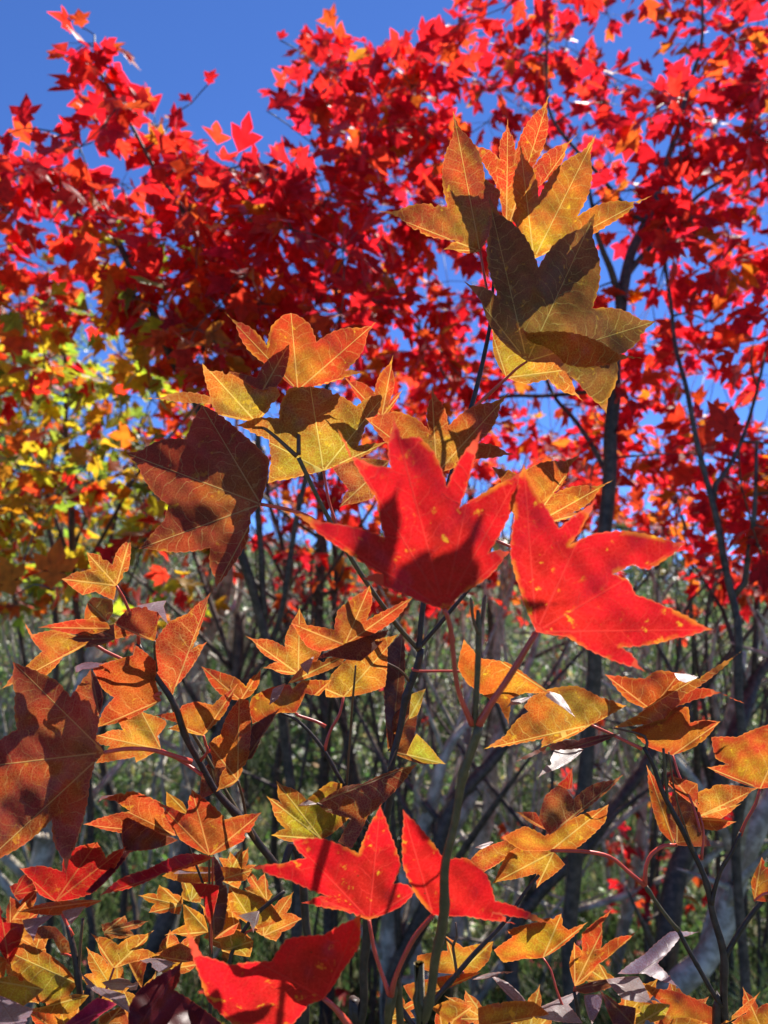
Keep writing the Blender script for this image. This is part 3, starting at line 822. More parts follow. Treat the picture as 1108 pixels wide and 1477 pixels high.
sapling('young maple with big brownish leaf and orange leaves along its slanting dark shoot',
        'C1 C1d C2 C3 C4 C5 C6 C7 C7w C8 C9 C9w C10 C11 C12 C13 C13d C13e C14 C14w',
        [(440, 1330, .53, 6), (400, 1255, .525, 5.6), (365, 1208, .52, 5.2), (330, 1162, .515, 5), (287, 1095, .508, 4.8), (250, 1022, .50, 4.2), (222, 972, .496, 3.8), (198, 928, .494, 3.2)],
        [('g', (392, 1245, .525, 2.8), (345, 1172, .52, 2.6), (300, 1095, .516, 2.6), (268, 1040, .512, 2.4), (248, 1012, .51, 2.2))],
        [('C1', [(185, 1080), (225, 1083), (276, 1099)], 3.2, .50), ('C2', [(150, 938), (185, 955), (220, 975)], 2.4, .496), ('C8', [(248, 1015), (258, 1045), (285, 1092)], -2.2, .508),
         ('C10', [(245, 1088), (272, 1104), (292, 1118)], 2.2, .508), ('C11', [(297, 1075), (300, 1084), (288, 1098)], 2.2, .508), ('C13', [(350, 1150), (358, 1190), (370, 1215)], -2.0, .52),
         ('C7', [(223, 940), (226, 968)], -1.8, .496), ('C6', [(178, 862), (186, 880), (198, 900), (200, 930)], 2.2, .494), ('C14', [(430, 1032), (455, 1040), (470, 1048)], 2.2, .514),
         ('C9', [(222, 1004), (232, 1000)], 2.0, .497), ('C12', [(345, 1018), (330, 1060), (300, 1085)], 1.8, .509)], M_STEM, GF)
sapling('young maple with thin black forked stem and yellow orange leaves on the right',
        'E2 E2w E2x E3a E3b E3w E4 E5 E5w E6 E7 E7b E7c E7d E7e E7f E7w E8a E8b E8c E8d E8e E9 F11 F12 F13 F16',
        [(1036, 1540, .50, 6), (1041, 1477, .50, 5.6), (1045, 1378, .502, 5), (1030, 1310, .505, 4.6), (1000, 1232, .508, 4.0), (968, 1172, .51, 3.6), (948, 1110, .512, 3.2), (930, 1078, .513, 2.8)],
        [[(1045, 1380, .502, 4), (1072, 1335, .50, 3.6), (1115, 1283, .497, 3.2), (1150, 1250, .495, 3)],
         [(1026, 1303, .505, 3.2), (1040, 1255, .502, 2.6), (1056, 1228, .50, 2.4), (1068, 1200, .50, 2.6)],
         [(1040, 1452, .50, 3.8), (1010, 1400, .503, 3.4), (976, 1340, .505, 3.2)], ('g', (977, 1342, .505, 3.1), (950, 1305, .507, 2.8), (930, 1278, .508, 3.0)),
         ('g', (965, 1172, .51, 2.2), (960, 1120, .511, 2), (957, 1080, .513, 1.8)),
         ('r', (1005, 1240, .508, 1.3), (975, 1150, .50, 1.2), (965, 1085, .495, 1.1))],
        [('E2', [(880, 1058), (905, 1070), (926, 1080)], 2.3, .513), ('E3b', [(930, 1062), (932, 1080)], -1.8, .513), ('E4', [(980, 1120), (995, 1150), (1003, 1172), (1010, 1200)], 1.8, .508),
         ('E6', [(1090, 1160), (1076, 1185), (1068, 1205)], 2.2, .50), ('E7', [(842, 1228), (880, 1236), (905, 1256), (930, 1277)], 2.8, .508), ('E8b', [(958, 1220), (940, 1232), (932, 1250), (930, 1277)], 2.8, .508),
         ('E8d', [(1008, 1172), (1015, 1200), (1012, 1240)], 1.6, .508), ('E9', [(1100, 1290), (1108, 1288)], 2.0, .497)], M_STEM, GF)
sapling('low young maple with red and yellow leaves at the lower left edge',
        'D1 D1w D2 D2b D3 D4 D4b D5 D5w D5x D6 D7 D7w D7b D8 D8r D8s D9 D9w D10 D11 D12 D13 D14 D15 D16 D17 D17b D18 D19 D20 D21 D22 D23 D24 D25 D26 D27 D28 ' + XD,
        [(122, 1540, .475, 6), (119, 1460, .478, 5), (113, 1410, .48, 4.4), (107, 1355, .483, 3.8), (103, 1335, .485, 3)],
        [('r', (113, 1412, .48, 2.4), (116, 1365, .482, 2.2), (119, 1325, .485, 2)),
         [(300, 1540, .50, 3), (305, 1400, .50, 2.2), (300, 1300, .498, 1.8), (270, 1215, .495, 1.6)],
         [(350, 1540, .50, 3.4), (330, 1400, .502, 3), (360, 1330, .505, 3), (410, 1285, .508, 2.6)],
         [(120, 1520, .476, 2.6), (140, 1450, .475, 2), (150, 1430, .476, 1.6)]],
        [('D10', [(158, 1415), (150, 1435)], 1.8, .476), ('D15', [(116, 1425)], 2.6, .48), ('D2', [(302, 1260), (303, 1340), (304, 1400)], -1.7, .50), ('D4', [(90, 1320), (105, 1350)], 2, .483),
         ('D9', [(355, 1345), (345, 1365)], 2.0, .503), ('D18', [(105, 1380), (112, 1400)], 1.8, .48), ('D6', [(306, 1300), (304, 1380)], 1.6, .50)], M_STEM, GF)
sapling('low young maple with leaves coloured with pale lilac glints at the bottom edge',
        'F1 F2 F3 F4 F5 F6 F7 F8 F8b F8c F9 F10 F10b F15 ' + XF,
        [(560, 1560, .50, 4.5), (600, 1480, .50, 4.2), (655, 1410, .503, 3.6), (708, 1355, .507, 3.2), (750, 1295, .512, 2.8), (775, 1262, .515, 2.2)],
        [('r', (659, 1408, .503, 2.4), (654, 1370, .505, 2.2), (653, 1362, .505, 2.0), (642, 1352, .504, 1.6), (636, 1340, .503, 1.0)),
         ('r', (653, 1364, .505, 2.0), (659, 1350, .506, 1.6), (657, 1330, .507, 1.0)),
         [(840, 1560, .49, 3.6), (835, 1470, .488, 3), (828, 1430, .488, 2.4)]],
        [('F1', [(795, 1400), (802, 1425), (815, 1460)], 1.6, .488), ('F5', [(829, 1430)], 2.0, .488), ('F4', [(648, 1490)], 1.8, .49), ('F2', [(668, 1402)], 1.6, .504)], M_STEM, GF)


# ------------------------------------------------------------------ background leaves (crowns)
def leaf_template(kind):
    """palmate outline in the xy plane, base at 0, pointing +y, about 1 long; returns verts, tris"""
    if kind == 0:
        lobes = [(-100, .42), (-48, .80), (0, 1.0), (48, .80), (100, .42)]
    elif kind == 1:
        lobes = [(-62, .78), (0, 1.0), (62, .78)]
    elif kind == 2:
        lobes = [(-112, .5), (-58, .88), (-4, 1.0), (52, .86), (108, .52)]
    else:
        lobes = [(-75, .62), (-30, .95), (24, .9), (80, .6)]
    V = [(0, 0)]
    cen = np.array([0, .30])
    for i, (a, L) in enumerate(lobes):
        r = math.radians(a)
        tip = np.array([math.sin(r), math.cos(r)]) * L * .72 + cen
        per = np.array([math.cos(r), -math.sin(r)])
        mid = cen + (tip - cen) * .52
        w = .15 * (L + .25)
        if i == 0:
            V.append(tuple(mid - per * w * .9))
        else:
            pa = math.radians((lobes[i - 1][0] + a) / 2)
            V.append(tuple(cen + np.array([math.sin(pa), math.cos(pa)]) * .24))
            V.append(tuple(mid - per * w))
        V.append(tuple(cen + (tip - cen) * .8 - per * w * .42))
        V.append(tuple(tip))
        V.append(tuple(cen + (tip - cen) * .8 + per * w * .42))
        V.append(tuple(mid + per * w))
    n = len(V)
    V.append(tuple(cen))
    tris = [(i, (i + 1) % n, n) for i in range(n)]
    return np.array(V), tris


TEMPL = [leaf_template(k) for k in range(4)]


class Crown:
    def __init__(s):
        s.V, s.F, s.C, s.n = [], [], [], 0

    def leaf(s, pos, direc, normal, size, col, kind, fold=.25, droop=.25):
        tv, tf = TEMPL[kind]
        y = direc / (np.linalg.norm(direc) + 1e-9)
        z = normal - y * (normal @ y)
        z /= np.linalg.norm(z) + 1e-9
        x = np.cross(y, z)
        px = tv[:, 0] * (0.85 + 0.3 * random.random())
        py = tv[:, 1]
        zz = fold * np.abs(px) - droop * (px ** 2 + py ** 2) + .05 * np.sin(py * 7 + pos[0] * 99)
        s.V.append(pos + size * (px[:, None] * x + py[:, None] * y + zz[:, None] * z))
        s.F += [(a + s.n, b + s.n, c + s.n) for a, b, c in tf]
        s.C.append(np.tile(np.array(list(col) + [1.0]), (len(tv), 1)))
        s.n += len(tv)

    def build(s, name, mat, parent, origin, smooth=True):
        o = mesh_obj(name, np.vstack(s.V), s.F, mat, parent, origin, smooth)
        at = o.data.attributes.new('tint', 'FLOAT_COLOR', 'POINT')
        at.data.foreach_set('color', np.vstack(s.C).astype(np.float32).ravel())
        return o


def unit():
    v = rng.normal(0, 1, 3)
    return v / np.linalg.norm(v)


def sample_poly(poly, n, dr, dpow=1.0):
    poly = np.array(poly, float)
    out = []
    while len(out) < n:
        p = rng.uniform(poly.min(0), poly.max(0), (n, 2))
        p = p[in_poly(p, poly)]
        for a in p:
            d = dr[0] + (dr[1] - dr[0]) * rng.random() ** dpow
            out.append((a[0], a[1], d))
    return out[:n]


REDS = [(.84, .024, .026), (.80, .018, .024), (.86, .038, .022), (.72, .015, .022), (.86, .060, .024), (.82, .022, .040)]
ORNG = [(.80, .17, .02), (.80, .11, .02), (.74, .24, .02), (.82, .08, .02)]
YELL = [(.76, .50, .025), (.64, .58, .03), (.48, .56, .035), (.78, .38, .02), (.38, .52, .05), (.26, .36, .04)]


def pick(px, py):
    r = random.random()
    if px < 330 and py > 400:
        w = min(1, (py - 400) / 100) * min(1, (330 - px) / 140)
        if r < w * .85:
            return random.choice(YELL if random.random() < .80 else ORNG)
        return random.choice(ORNG if random.random() < .5 else REDS)
    if px < 260 and py > 230 and r < .5 * (py - 230) / 170:
        return random.choice(ORNG if random.random() < .7 else YELL)
    po = .11 + (.22 if px < 640 and py > 400 else 0) + (.14 if py > 560 else 0)
    return random.choice(ORNG) if r < po else random.choice(REDS)


def background_maple(label, limbs, clusters, group, per=(7, 10), size=(.048, .078), extra=(), name='maple_tree', bark=None, colour=pick, twig_r=.0014):
    """limbs: list of polylines of (px,py,depth,r_metres); first starts at the ground; clusters: (px,py,depth)"""
    bark = bark or M_BARK
    x, y, d, r = limbs[0][0]
    p0 = P(x, y, d)
    foot = np.array([p0[0] + .02, p0[1], 0.0])
    t = thing(name, label, 'tree', foot, group)
    nodes, rad = [], []
    for i, lb in enumerate(limbs):
        q = np.array([list(P(a, b, c)) + [rr] for a, b, c, rr in lb])
        if i == 0 and q[0, 2] > 0.02:
            q = np.vstack([list(foot - np.array([0, 0, .05])) + [q[0, 3] * 1.25], q])
        c = curve_pts(q, .03)
        w = rng.normal(0, 1, (len(c), 3))
        for _ in range(5):
            w[1:-1] = (w[:-2] + w[1:-1] + w[2:]) / 3
        w[0] = 0
        c[:, :3] += w * .012
        V, Fc = tube(c, 9 if i == 0 else 7)
        mesh_obj('trunk' if i == 0 else 'limb', V, Fc, bark, t, origin=foot)
        keep = c[:, 2] > .9
        nodes += list(c[keep][:, :3])
        rad += list(c[keep][:, 3])
    cp = np.array([P(*c) for c in clusters] + [P(*e_[:3]) for e_ in extra])     # twigs also reach the single leaves
    todo = np.ones(len(cp), bool)
    N = np.array(nodes)
    R_ = np.array(rad)
    dm = np.full(len(cp), 1e9)
    near = np.zeros(len(cp), int)
    dd = np.linalg.norm(cp[:, None] - N[None], axis=2)
    dm, near = dd.min(1), dd.argmin(1)
    TV, TF, tn = [], [], 0
    order = []
    while todo.any():
        i = int(np.argmin(np.where(todo, dm, 1e9)))
        todo[i] = False
        a, b = N[near[i]], cp[i]
        L = np.linalg.norm(b - a)
        ra = min(R_[near[i]] * .8, .0022 + .008 * L)
        mid = (a + b) / 2 + unit() * L * .10 + np.array([0, 0, .06 * L])
        c = curve_pts(np.array([list(a) + [ra], list(mid) + [(ra + twig_r) / 2], list(b) + [twig_r]]), max(.05, L / 5))
        V, Fc = tube(c, 5, tn)
        TV.append(V); TF += Fc; tn += len(V)
        base = len(N)
        N = np.vstack([N, c[1:, :3]])
        R_ = np.concatenate([R_, c[1:, 3]])
        nd = np.linalg.norm(cp[:, None] - c[None, 1:, :3], axis=2)
        m, am = nd.min(1), nd.argmin(1)
        bt = m < dm
        dm = np.where(bt, m, dm)
        near = np.where(bt, am + base, near)
    crown = Crown()
    for (px, py, d_), p in zip(clusters, cp):
        for _ in range(random.randint(*per)):
            off = unit() * random.uniform(.015, .06)
            off[2] *= .7
            pos = p + off
            direc = off / np.linalg.norm(off) + np.array([0, 0, -.35]) + unit() * .35
            nrm = np.array([.12, -.05, .75]) + unit() * .75
            sz = random.uniform(*size)
            c0 = colour(px, py)
            c0 = tuple(min(.9, k * random.uniform(.85, 1.1)) for k in c0)
            crown.leaf(pos, direc, nrm, sz, c0, random.choice((0, 0, 2, 1, 3)), random.uniform(.05, .5), random.uniform(-.1, .4))
            V, Fc = tube(np.array([list(p) + [.0007], list(pos) + [.0006]]), 3, tn)
            TV.append(V); TF += Fc; tn += len(V)
    mesh_obj('twigs', np.vstack(TV), TF, bark, t, origin=foot)
    for (px, py, d_, sz, col, ang) in extra:        # single leaves standing clear against the sky
        k = Crown()
        a = math.radians(ang)
        k.leaf(P(px, py, d_), math.cos(a) * UP + math.sin(a) * RIGHT, -FWD + .5 * np.array([0, 0, 1]), sz, col, random.choice((0, 2)), .2, .2)
        k.build('leaf', M_CROWN, t, P(px, py, d_))
    crown.build('crown', M_CROWN, t, foot)
    return t


GB = 'red maples behind the saplings'
# the big red maple on the right
polyR = [(560, 125), (600, 70), (640, 15), (660, -90), (1230, -90), (1230, 850), (1060, 850), (960, 740), (860, 745), (780, 760), (700, 700), (580, 640), (470, 570), (430, 470), (415, 330), (450, 300)]
clR = sample_poly(polyR, 285, (1.7, 3.2))
clR += sample_poly([(380, 140), (372, 85), (430, 80), (490, 45), (560, 105), (600, 70), (640, 15), (660, 300), (520, 360), (430, 280)], 62, (1.7, 2.5))
clR += sample_poly([(960, 640), (1230, 600), (1230, 880), (1010, 860)], 22, (1.5, 2.6))
clR += sample_poly([(520, 300), (700, 300), (700, 640), (540, 640), (470, 480)], 34, (1.8, 2.8))
background_maple('tall red maple with dark upright trunk forking at the upper right',
    [[(818, 1400, 1.75, .019), (838, 1160, 1.75, .018), (856, 960, 1.76, .0175), (874, 720, 1.78, .017), (886, 560, 1.8, .016), (896, 420, 1.82, .014), (925, 330, 1.86, .011), (960, 235, 1.9, .008), (1000, 110, 1.95, .005), (1020, -40, 2.0, .003)],
     [(893, 440, 1.82, .010), (880, 385, 1.8, .008), (862, 340, 1.78, .006), (850, 260, 1.78, .004)],
     [(897, 415, 1.82, .009), (940, 350, 1.84, .007), (1000, 290, 1.86, .005), (1108, 210, 1.9, .003)],
     [(876, 690, 1.78, .008), (830, 610, 1.9, .006), (790, 540, 2.0, .005), (700, 330, 2.1, .003)],
     [(930, 320, 1.86, .006), (800, 180, 1.9, .004), (790, 40, 2.0, .003)],
     [(870, 560, 1.8, .006), (760, 400, 2.3, .005), (640, 250, 2.4, .004), (590, 120, 2.4, .003)],
     [(886, 560, 1.8, .006), (660, 560, 2.3, .005), (540, 330, 2.2, .004), (500, 170, 2.1, .003)]],
    clR, GB, extra=[(385, 160, 1.6, .085, (.84, .02, .02), 60), (404, 58, 1.7, .03, (.8, .02, .02), 20), (478, 60, 1.8, .035, (.8, .02, .02), -20), (498, 68, 1.8, .035, (.8, .02, .02), 25)])
background_maple('slim red maple leaning left at the right edge of the frame',
    [[(1075, 1400, 1.5, .010), (1066, 1000, 1.5, .0085), (1055, 850, 1.52, .0075), (1020, 690, 1.55, .006), (985, 560, 1.6, .005), (960, 400, 1.7, .004), (930, 250, 1.8, .003)],
     [(1058, 860, 1.52, .007), (1080, 760, 1.5, .005), (1090, 640, 1.5, .003)],
     [(1030, 720, 1.55, .006), (1075, 620, 1.6, .004), (1108, 500, 1.65, .003)]],
    sample_poly([(930, 150), (1200, 100), (1220, 800), (1090, 850), (1040, 720), (960, 560)], 60, (1.45, 2.0)), GB,
    extra=[(1066, 640, 1.2, .085, (.86, .05, .02), -30), (1098, 800, 1.3, .07, (.45, .01, .02), 170)])
# the red and orange maple on the left
polyL = [(-90, 225), (60, 235), (100, 190), (120, 130), (160, 140), (215, 135), (258, 215), (345, 235), (395, 245), (420, 300), (500, 330), (540, 420), (470, 560), (330, 560), (210, 450), (110, 390), (-90, 300)]
clL = sample_poly(polyL, 95, (1.4, 2.0))
clL += sample_poly([(150, 180), (400, 220), (480, 330), (470, 560), (310, 600), (180, 450)], 26, (1.5, 2.2))
clL += sample_poly([(-90, 200), (110, 240), (120, 410), (-90, 420)], 17, (1.5, 2.1))
clL += [(124, 62, 1.6), (132, 95, 1.6), (146, 118, 1.6)]
background_maple('red maple with bent dark branch rising against the sky at the upper left',
    [[(430, 1300, 1.9, .014), (400, 1000, 1.9, .013), (340, 760, 1.85, .012), (290, 600, 1.8, .011), (240, 490, 1.75, .010), (190, 400, 1.72, .008), (160, 340, 1.7, .007), (110, 310, 1.7, .005), (40, 250, 1.7, .003)],
     [(380, 900, 1.9, .009), (360, 500, 1.8, .007), (260, 300, 1.7, .005), (210, 220, 1.65, .004), (150, 110, 1.6, .003), (118, 45, 1.6, .0015)],
     [(390, 950, 1.9, .008), (470, 560, 1.9, .007), (490, 430, 1.9, .005), (420, 260, 1.9, .003)]],
    clL, GB, extra=[(36, 185, 1.45, .075, (.84, .02, .025), 0), (300, 122, 1.7, .045, (.8, .02, .02), 20), (277, 148, 1.7, .04, (.8, .02, .02), -50),
                    (118, 40, 1.6, .05, (.82, .1, .02), -10), (95, 85, 1.6, .05, (.84, .16, .02), -60), (150, 85, 1.6, .06, (.84, .14, .02), 40)])
# yellow-green maple far left
polyY = [(-110, 330), (60, 380), (170, 450), (290, 560), (345, 650), (300, 740), (210, 800), (120, 850), (-110, 880)]
background_maple('yellow and green maple with thin stem at the left edge',
    [[(130, 1300, 2.3, .012), (120, 1000, 2.3, .011), (105, 800, 2.3, .010), (95, 600, 2.3, .008), (90, 420, 2.3, .004)],
     [(110, 850, 2.3, .007), (200, 680, 2.2, .005), (280, 590, 2.2, .003)],
     [(108, 820, 2.3, .007), (40, 650, 2.4, .005), (-40, 500, 2.5, .003)]],
    sample_poly(polyY, 170, (2.1, 3.6)) + sample_poly(polyY, 75, (1.7, 2.2)) + sample_poly([(-110, 820), (140, 800), (330, 700), (340, 860), (180, 960), (-110, 1000)], 26, (2.0, 3.2)), 'yellow maples on the left', extra=[(75, 850, 1.25, .085, (.8, .25, .02), 5), (20, 860, 1.4, .08, (.75, .3, .02), -20), (124, 672, 1.5, .05, (.8, .42, .02), -40)])
# a more distant, thinner red maple seen through the gaps in the middle
def far_pick(px, py):
    return random.choice(REDS) if random.random() < .7 else random.choice(ORNG)
clM = sample_poly([(430, 640), (1200, 700), (1200, 1330), (700, 1330), (560, 1050), (380, 900)], 55, (2.6, 4.6))
clM += sample_poly([(380, 500), (760, 480), (1150, 700), (1000, 800), (480, 760)], 120, (2.4, 4.2))
clM += sample_poly([(840, 1180), (1000, 1150), (1050, 1300), (900, 1330)], 10, (2.2, 3.0))
clM += sample_poly([(380, 600), (640, 600), (640, 860), (560, 880), (380, 840)], 85, (2.0, 3.6))
clM += sample_poly([(330, 700), (640, 700), (640, 930), (300, 930)], 34, (2.4, 4.0))
clM += sample_poly([(640, 700), (1120, 700), (1120, 930), (640, 930)], 62, (2.4, 4.2))
background_maple('thin far maple with sparse red leaves behind the right hand stems',
    [[(700, 1300, 3.4, .020), (706, 1000, 3.4, .018), (700, 800, 3.3, .015), (640, 600, 3.2, .010), (600, 450, 3.2, .006)],
     [(704, 980, 3.4, .010), (860, 900, 3.2, .008), (1000, 760, 3.0, .005), (1050, 700, 3.0, .004)],
     [(704, 1020, 3.4, .010), (860, 1100, 3.0, .007), (960, 1230, 2.6, .004)],
     [(702, 850, 3.3, .010), (520, 760, 3.2, .007), (450, 700, 3.0, .004)]],
    clM, GB, per=(3, 7), colour=far_pick)


# ------------------------------------------------------------------ bare stems, shrubs, grass, ground
def bare_shrub(label, stems, mat, nm='bare_shrub'):
    x, y, d = stems[0][0][:3]
    p0 = P(x, y, d)
    foot = np.array([p0[0], p0[1], 0.0])
    t = thing(nm, label, 'shrub', foot, 'leafless shrub stems behind the leaves')
    for st in stems:
        q = np.array([list(P(a, b, c)) + [rr] for a, b, c, rr in st])
        g = q[0].copy(); g[2] = -.03; g[3] *= 1.2
        g[:2] = foot[:2] + (g[:2] - foot[:2]) * .75
        if q[0, 2] > .05:
            q = np.vstack([g, q])
        c = curve_pts(q, .05)
        w = rng.normal(0, 1, (len(c), 3))
        for _ in range(4):
            w[1:-1] = (w[:-2] + w[1:-1] + w[2:]) / 3
        w[0] = 0
        c[:, :3] += w * .03
        V, Fc = tube(c, 8)
        TV, TF, n = [V], list(Fc), len(V)
        for _ in range(random.randint(7, 13)):
            i = random.randint(len(c) // 3, len(c) - 2)
            a = c[i]
            dr = unit() * .8 + np.array([0, 0, .8])
            L = random.uniform(.25, .9)
            tip = a[:3] + dr * L
            mid = a[:3] + dr * L * .5 + unit() * .05
            V, Fc = tube(curve_pts(np.array([list(a[:3]) + [a[3] * .5], list(mid) + [a[3] * .35], list(tip) + [.0015]]), .1), 5, n)
            TV.append(V); TF += Fc; n += len(V)
        mesh_obj('stem', np.vstack(TV), TF, mat, t, origin=foot)
    return t


bare_shrub('thick pale grey leaning stem with shaded patches at the lower right', [
    [(960, 1500, 1.9, .034), (1000, 1400, 1.9, .033), (1040, 1310, 1.9, .031), (1090, 1220, 1.9, .029), (1170, 1080, 1.9, .026), (1280, 880, 1.9, .02)],
    [(960, 1420, 2.4, .03), (985, 1280, 2.4, .028), (1030, 1120, 2.4, .024), (1080, 960, 2.4, .018)]], M_GREY)
bare_shrub('pale bare trunks beside the big brown leaf at the left', [
    [(30, 1400, 2.2, .034), (52, 1250, 2.2, .032), (80, 1130, 2.2, .03), (130, 960, 2.3, .024), (160, 800, 2.4, .016)],
    [(250, 1300, 3.0, .03), (285, 1000, 3.0, .028), (325, 840, 3.0, .024), (360, 640, 3.0, .014)],
    [(330, 1300, 3.4, .022), (335, 1000, 3.4, .02), (338, 800, 3.4, .016), (330, 620, 3.4, .01)]], M_GREY)
bare_shrub('cluster of dark upright stems behind the middle leaves', [
    [(470, 1320, 2.6, .022), (466, 1000, 2.6, .02), (464, 800, 2.6, .017), (470, 600, 2.6, .01)],
    [(530, 1320, 3.0, .018), (490, 1000, 3.0, .016), (484, 800, 3.0, .012), (500, 560, 3.0, .008)],
    [(400, 1320, 3.1, .018), (410, 1000, 3.0, .015), (405, 840, 3.0, .012), (380, 640, 3.0, .008)],
    [(560, 1340, 2.8, .016), (500, 1080, 2.8, .014), (440, 900, 2.8, .011), (380, 780, 2.8, .008)]], M_BARK)
bare_shrub('pale grey branching stems behind the lower middle leaves', [
    [(600, 1360, 2.4, .028), (580, 1330, 2.4, .026), (700, 1100, 2.5, .018), (760, 960, 2.6, .012), (820, 830, 2.7, .008)],
    [(660, 1360, 2.9, .028), (700, 1160, 2.9, .026), (712, 1050, 2.9, .022), (720, 900, 2.9, .014), (760, 740, 2.9, .008)],
    [(560, 1360, 2.2, .03), (600, 1250, 2.2, .026), (640, 1120, 2.2, .018), (670, 1020, 2.2, .01)],
    [(700, 1340, 3.4, .016), (800, 1150, 3.4, .013), (900, 1000, 3.4, .010), (960, 840, 3.4, .008)]], M_GREY)
bare_shrub('grey shrub with low slanting stems beyond the lower right leaves', [
    [(680, 1400, 2.6, .014), (760, 1300, 2.6, .012), (880, 1200, 2.6, .010), (980, 1130, 2.6, .008)],
    [(690, 1420, 2.4, .015), (800, 1330, 2.4, .012), (900, 1290, 2.4, .010), (1000, 1230, 2.4, .008)],
    [(700, 1360, 3.2, .02), (790, 1240, 3.2, .016), (850, 1100, 3.2, .012), (890, 940, 3.2, .008)],
    [(900, 1360, 2.8, .022), (930, 1150, 2.8, .018), (960, 980, 2.8, .012), (940, 800, 2.8, .008)]], M_GREY)
bare_shrub('dark leaning stems behind the lower right saplings', [
    [(740, 1400, 2.1, .021), (780, 1300, 2.1, .020), (880, 1170, 2.2, .02), (970, 1010, 2.3, .012)],
    [(930, 1460, 2.0, .032), (970, 1320, 2.0, .030), (1000, 1200, 2.05, .026), (1060, 1060, 2.1, .024), (1110, 950, 2.2, .014)],
    [(570, 1480, 2.1, .020), (600, 1330, 2.1, .026), (660, 1180, 2.1, .02), (760, 1000, 2.2, .012)],
    [(190, 1500, 2.4, .025), (240, 1300, 2.4, .031), (300, 1120, 2.5, .025), (360, 900, 2.6, .02)]], M_BARK)
bare_shrub('thin dark stems in front of the yellow foliage', [
    [(60, 1300, 2.9, .014), (40, 1000, 2.9, .012), (20, 760, 2.9, .008), (10, 560, 2.9, .005)],
    [(180, 1300, 3.0, .016), (150, 1000, 3.0, .014), (160, 800, 3.0, .01), (200, 600, 3.0, .006)],
    [(80, 1300, 2.7, .014), (84, 1000, 2.7, .012), (78, 800, 2.7, .01), (60, 620, 2.7, .006)]], M_BARK)


for lab, x0, x1, d0, d1, n, mt in (('dense thicket of thin dark upright stems left of the middle', 330, 600, 2.3, 3.3, 11, M_BARK),
                                   ('dense thicket of thin grey crooked stems right of the middle', 600, 900, 2.4, 3.4, 12, M_GREY),
                                   ('thicket of thin dark stems below the red crown at the right edge', 880, 1140, 2.3, 3.2, 10, M_BARK),
                                   ('thicket of thin grey stems at the far left under the yellow leaves', -20, 320, 2.6, 3.5, 10, M_GREY)):
    sts = []
    for k in range(n):
        d = random.uniform(d0, d1)
        x = random.uniform(x0, x1)
        lean = random.uniform(-90, 110)
        r = random.uniform(.005, .011)
        top = random.uniform(560, 860)
        sts.append([(x - lean * .6, 1330, d, r), (x - lean * .1, 1080, d, r * .85), (x + lean * .4 + random.uniform(-15, 15), 900, d, r * .6), (x + lean, top, d, r * .35)])
    bare_shrub(lab, sts, mt)


def ground_z(x, y):
    t = np.clip((y - 3.5) / 8.5, 0, 1)
    bank = (2.15 + .7 * np.clip(-x / 3, -.4, 1) + .12 * np.sin(x * .9 + .5)) * t * t * (3 - 2 * t)
    return (0.03 * np.sin(x * 1.7 + 1) * np.cos(y * 1.3) + 0.05 * np.sin(x * .4) * np.sin(y * .35 + 2)) * np.clip(y / 4, 0, 1) + bank \
        + 0.5 * np.clip((y - 20) / 80, 0, 1) * np.sin(x * .05 + 1)


def ground():
    xs = np.concatenate([-np.geomspace(3000, 12, 18), np.linspace(-10, 10, 61), np.geomspace(12, 3000, 18)])
    ys = np.concatenate([-np.geomspace(3000, 6, 14), np.linspace(-5, 14, 70), np.geomspace(14.5, 3000, 26)])
    X, Y = np.meshgrid(xs, ys)
    Z = ground_z(X, Y)
    V = np.stack([X, Y, Z], -1).reshape(-1, 3)
    nx = len(xs)
    Fc = [(j * nx + i, j * nx + i + 1, (j + 1) * nx + i + 1, (j + 1) * nx + i) for j in range(len(ys) - 1) for i in range(nx - 1)]
    m, nt = new_mat("meadow_soil")
    t = NT(nt)
    tc = t.n('ShaderNodeTexCoord')
    a = t.n('ShaderNodeTexNoise', {'Vector': tc.outputs['Object'], 'Scale': 1.3, 'Detail': 6.0, 'Roughness': .65}).outputs[0]
    b = t.n('ShaderNodeTexNoise', {'Vector': tc.outputs['Object'], 'Scale': 22.0, 'Detail': 5.0, 'Roughness': .7}).outputs[0]
    col = t.mix(t.smooth(a, .35, .65), (.055, .085, .03, 1), (.10, .10, .045, 1))
    col = t.mix(t.smooth(b, .4, .7), col, (.16, .15, .09, 1))
    bp = t.n('ShaderNodeBump', {'Strength': .8, 'Distance': .05, 'Height': b}).outputs[0]
    p = t.n('ShaderNodeBsdfPrincipled', {'Base Color': col, 'Roughness': .9, 'Normal': bp})
    o = t.n('ShaderNodeOutputMaterial')
    nt.links.new(p.outputs[0], o.inputs[0])
    g = mesh_obj('ground', V, Fc, m)
    g['kind'] = 'structure'
    g['label'] = 'grassy meadow ground under the maples'
    return g


ground()


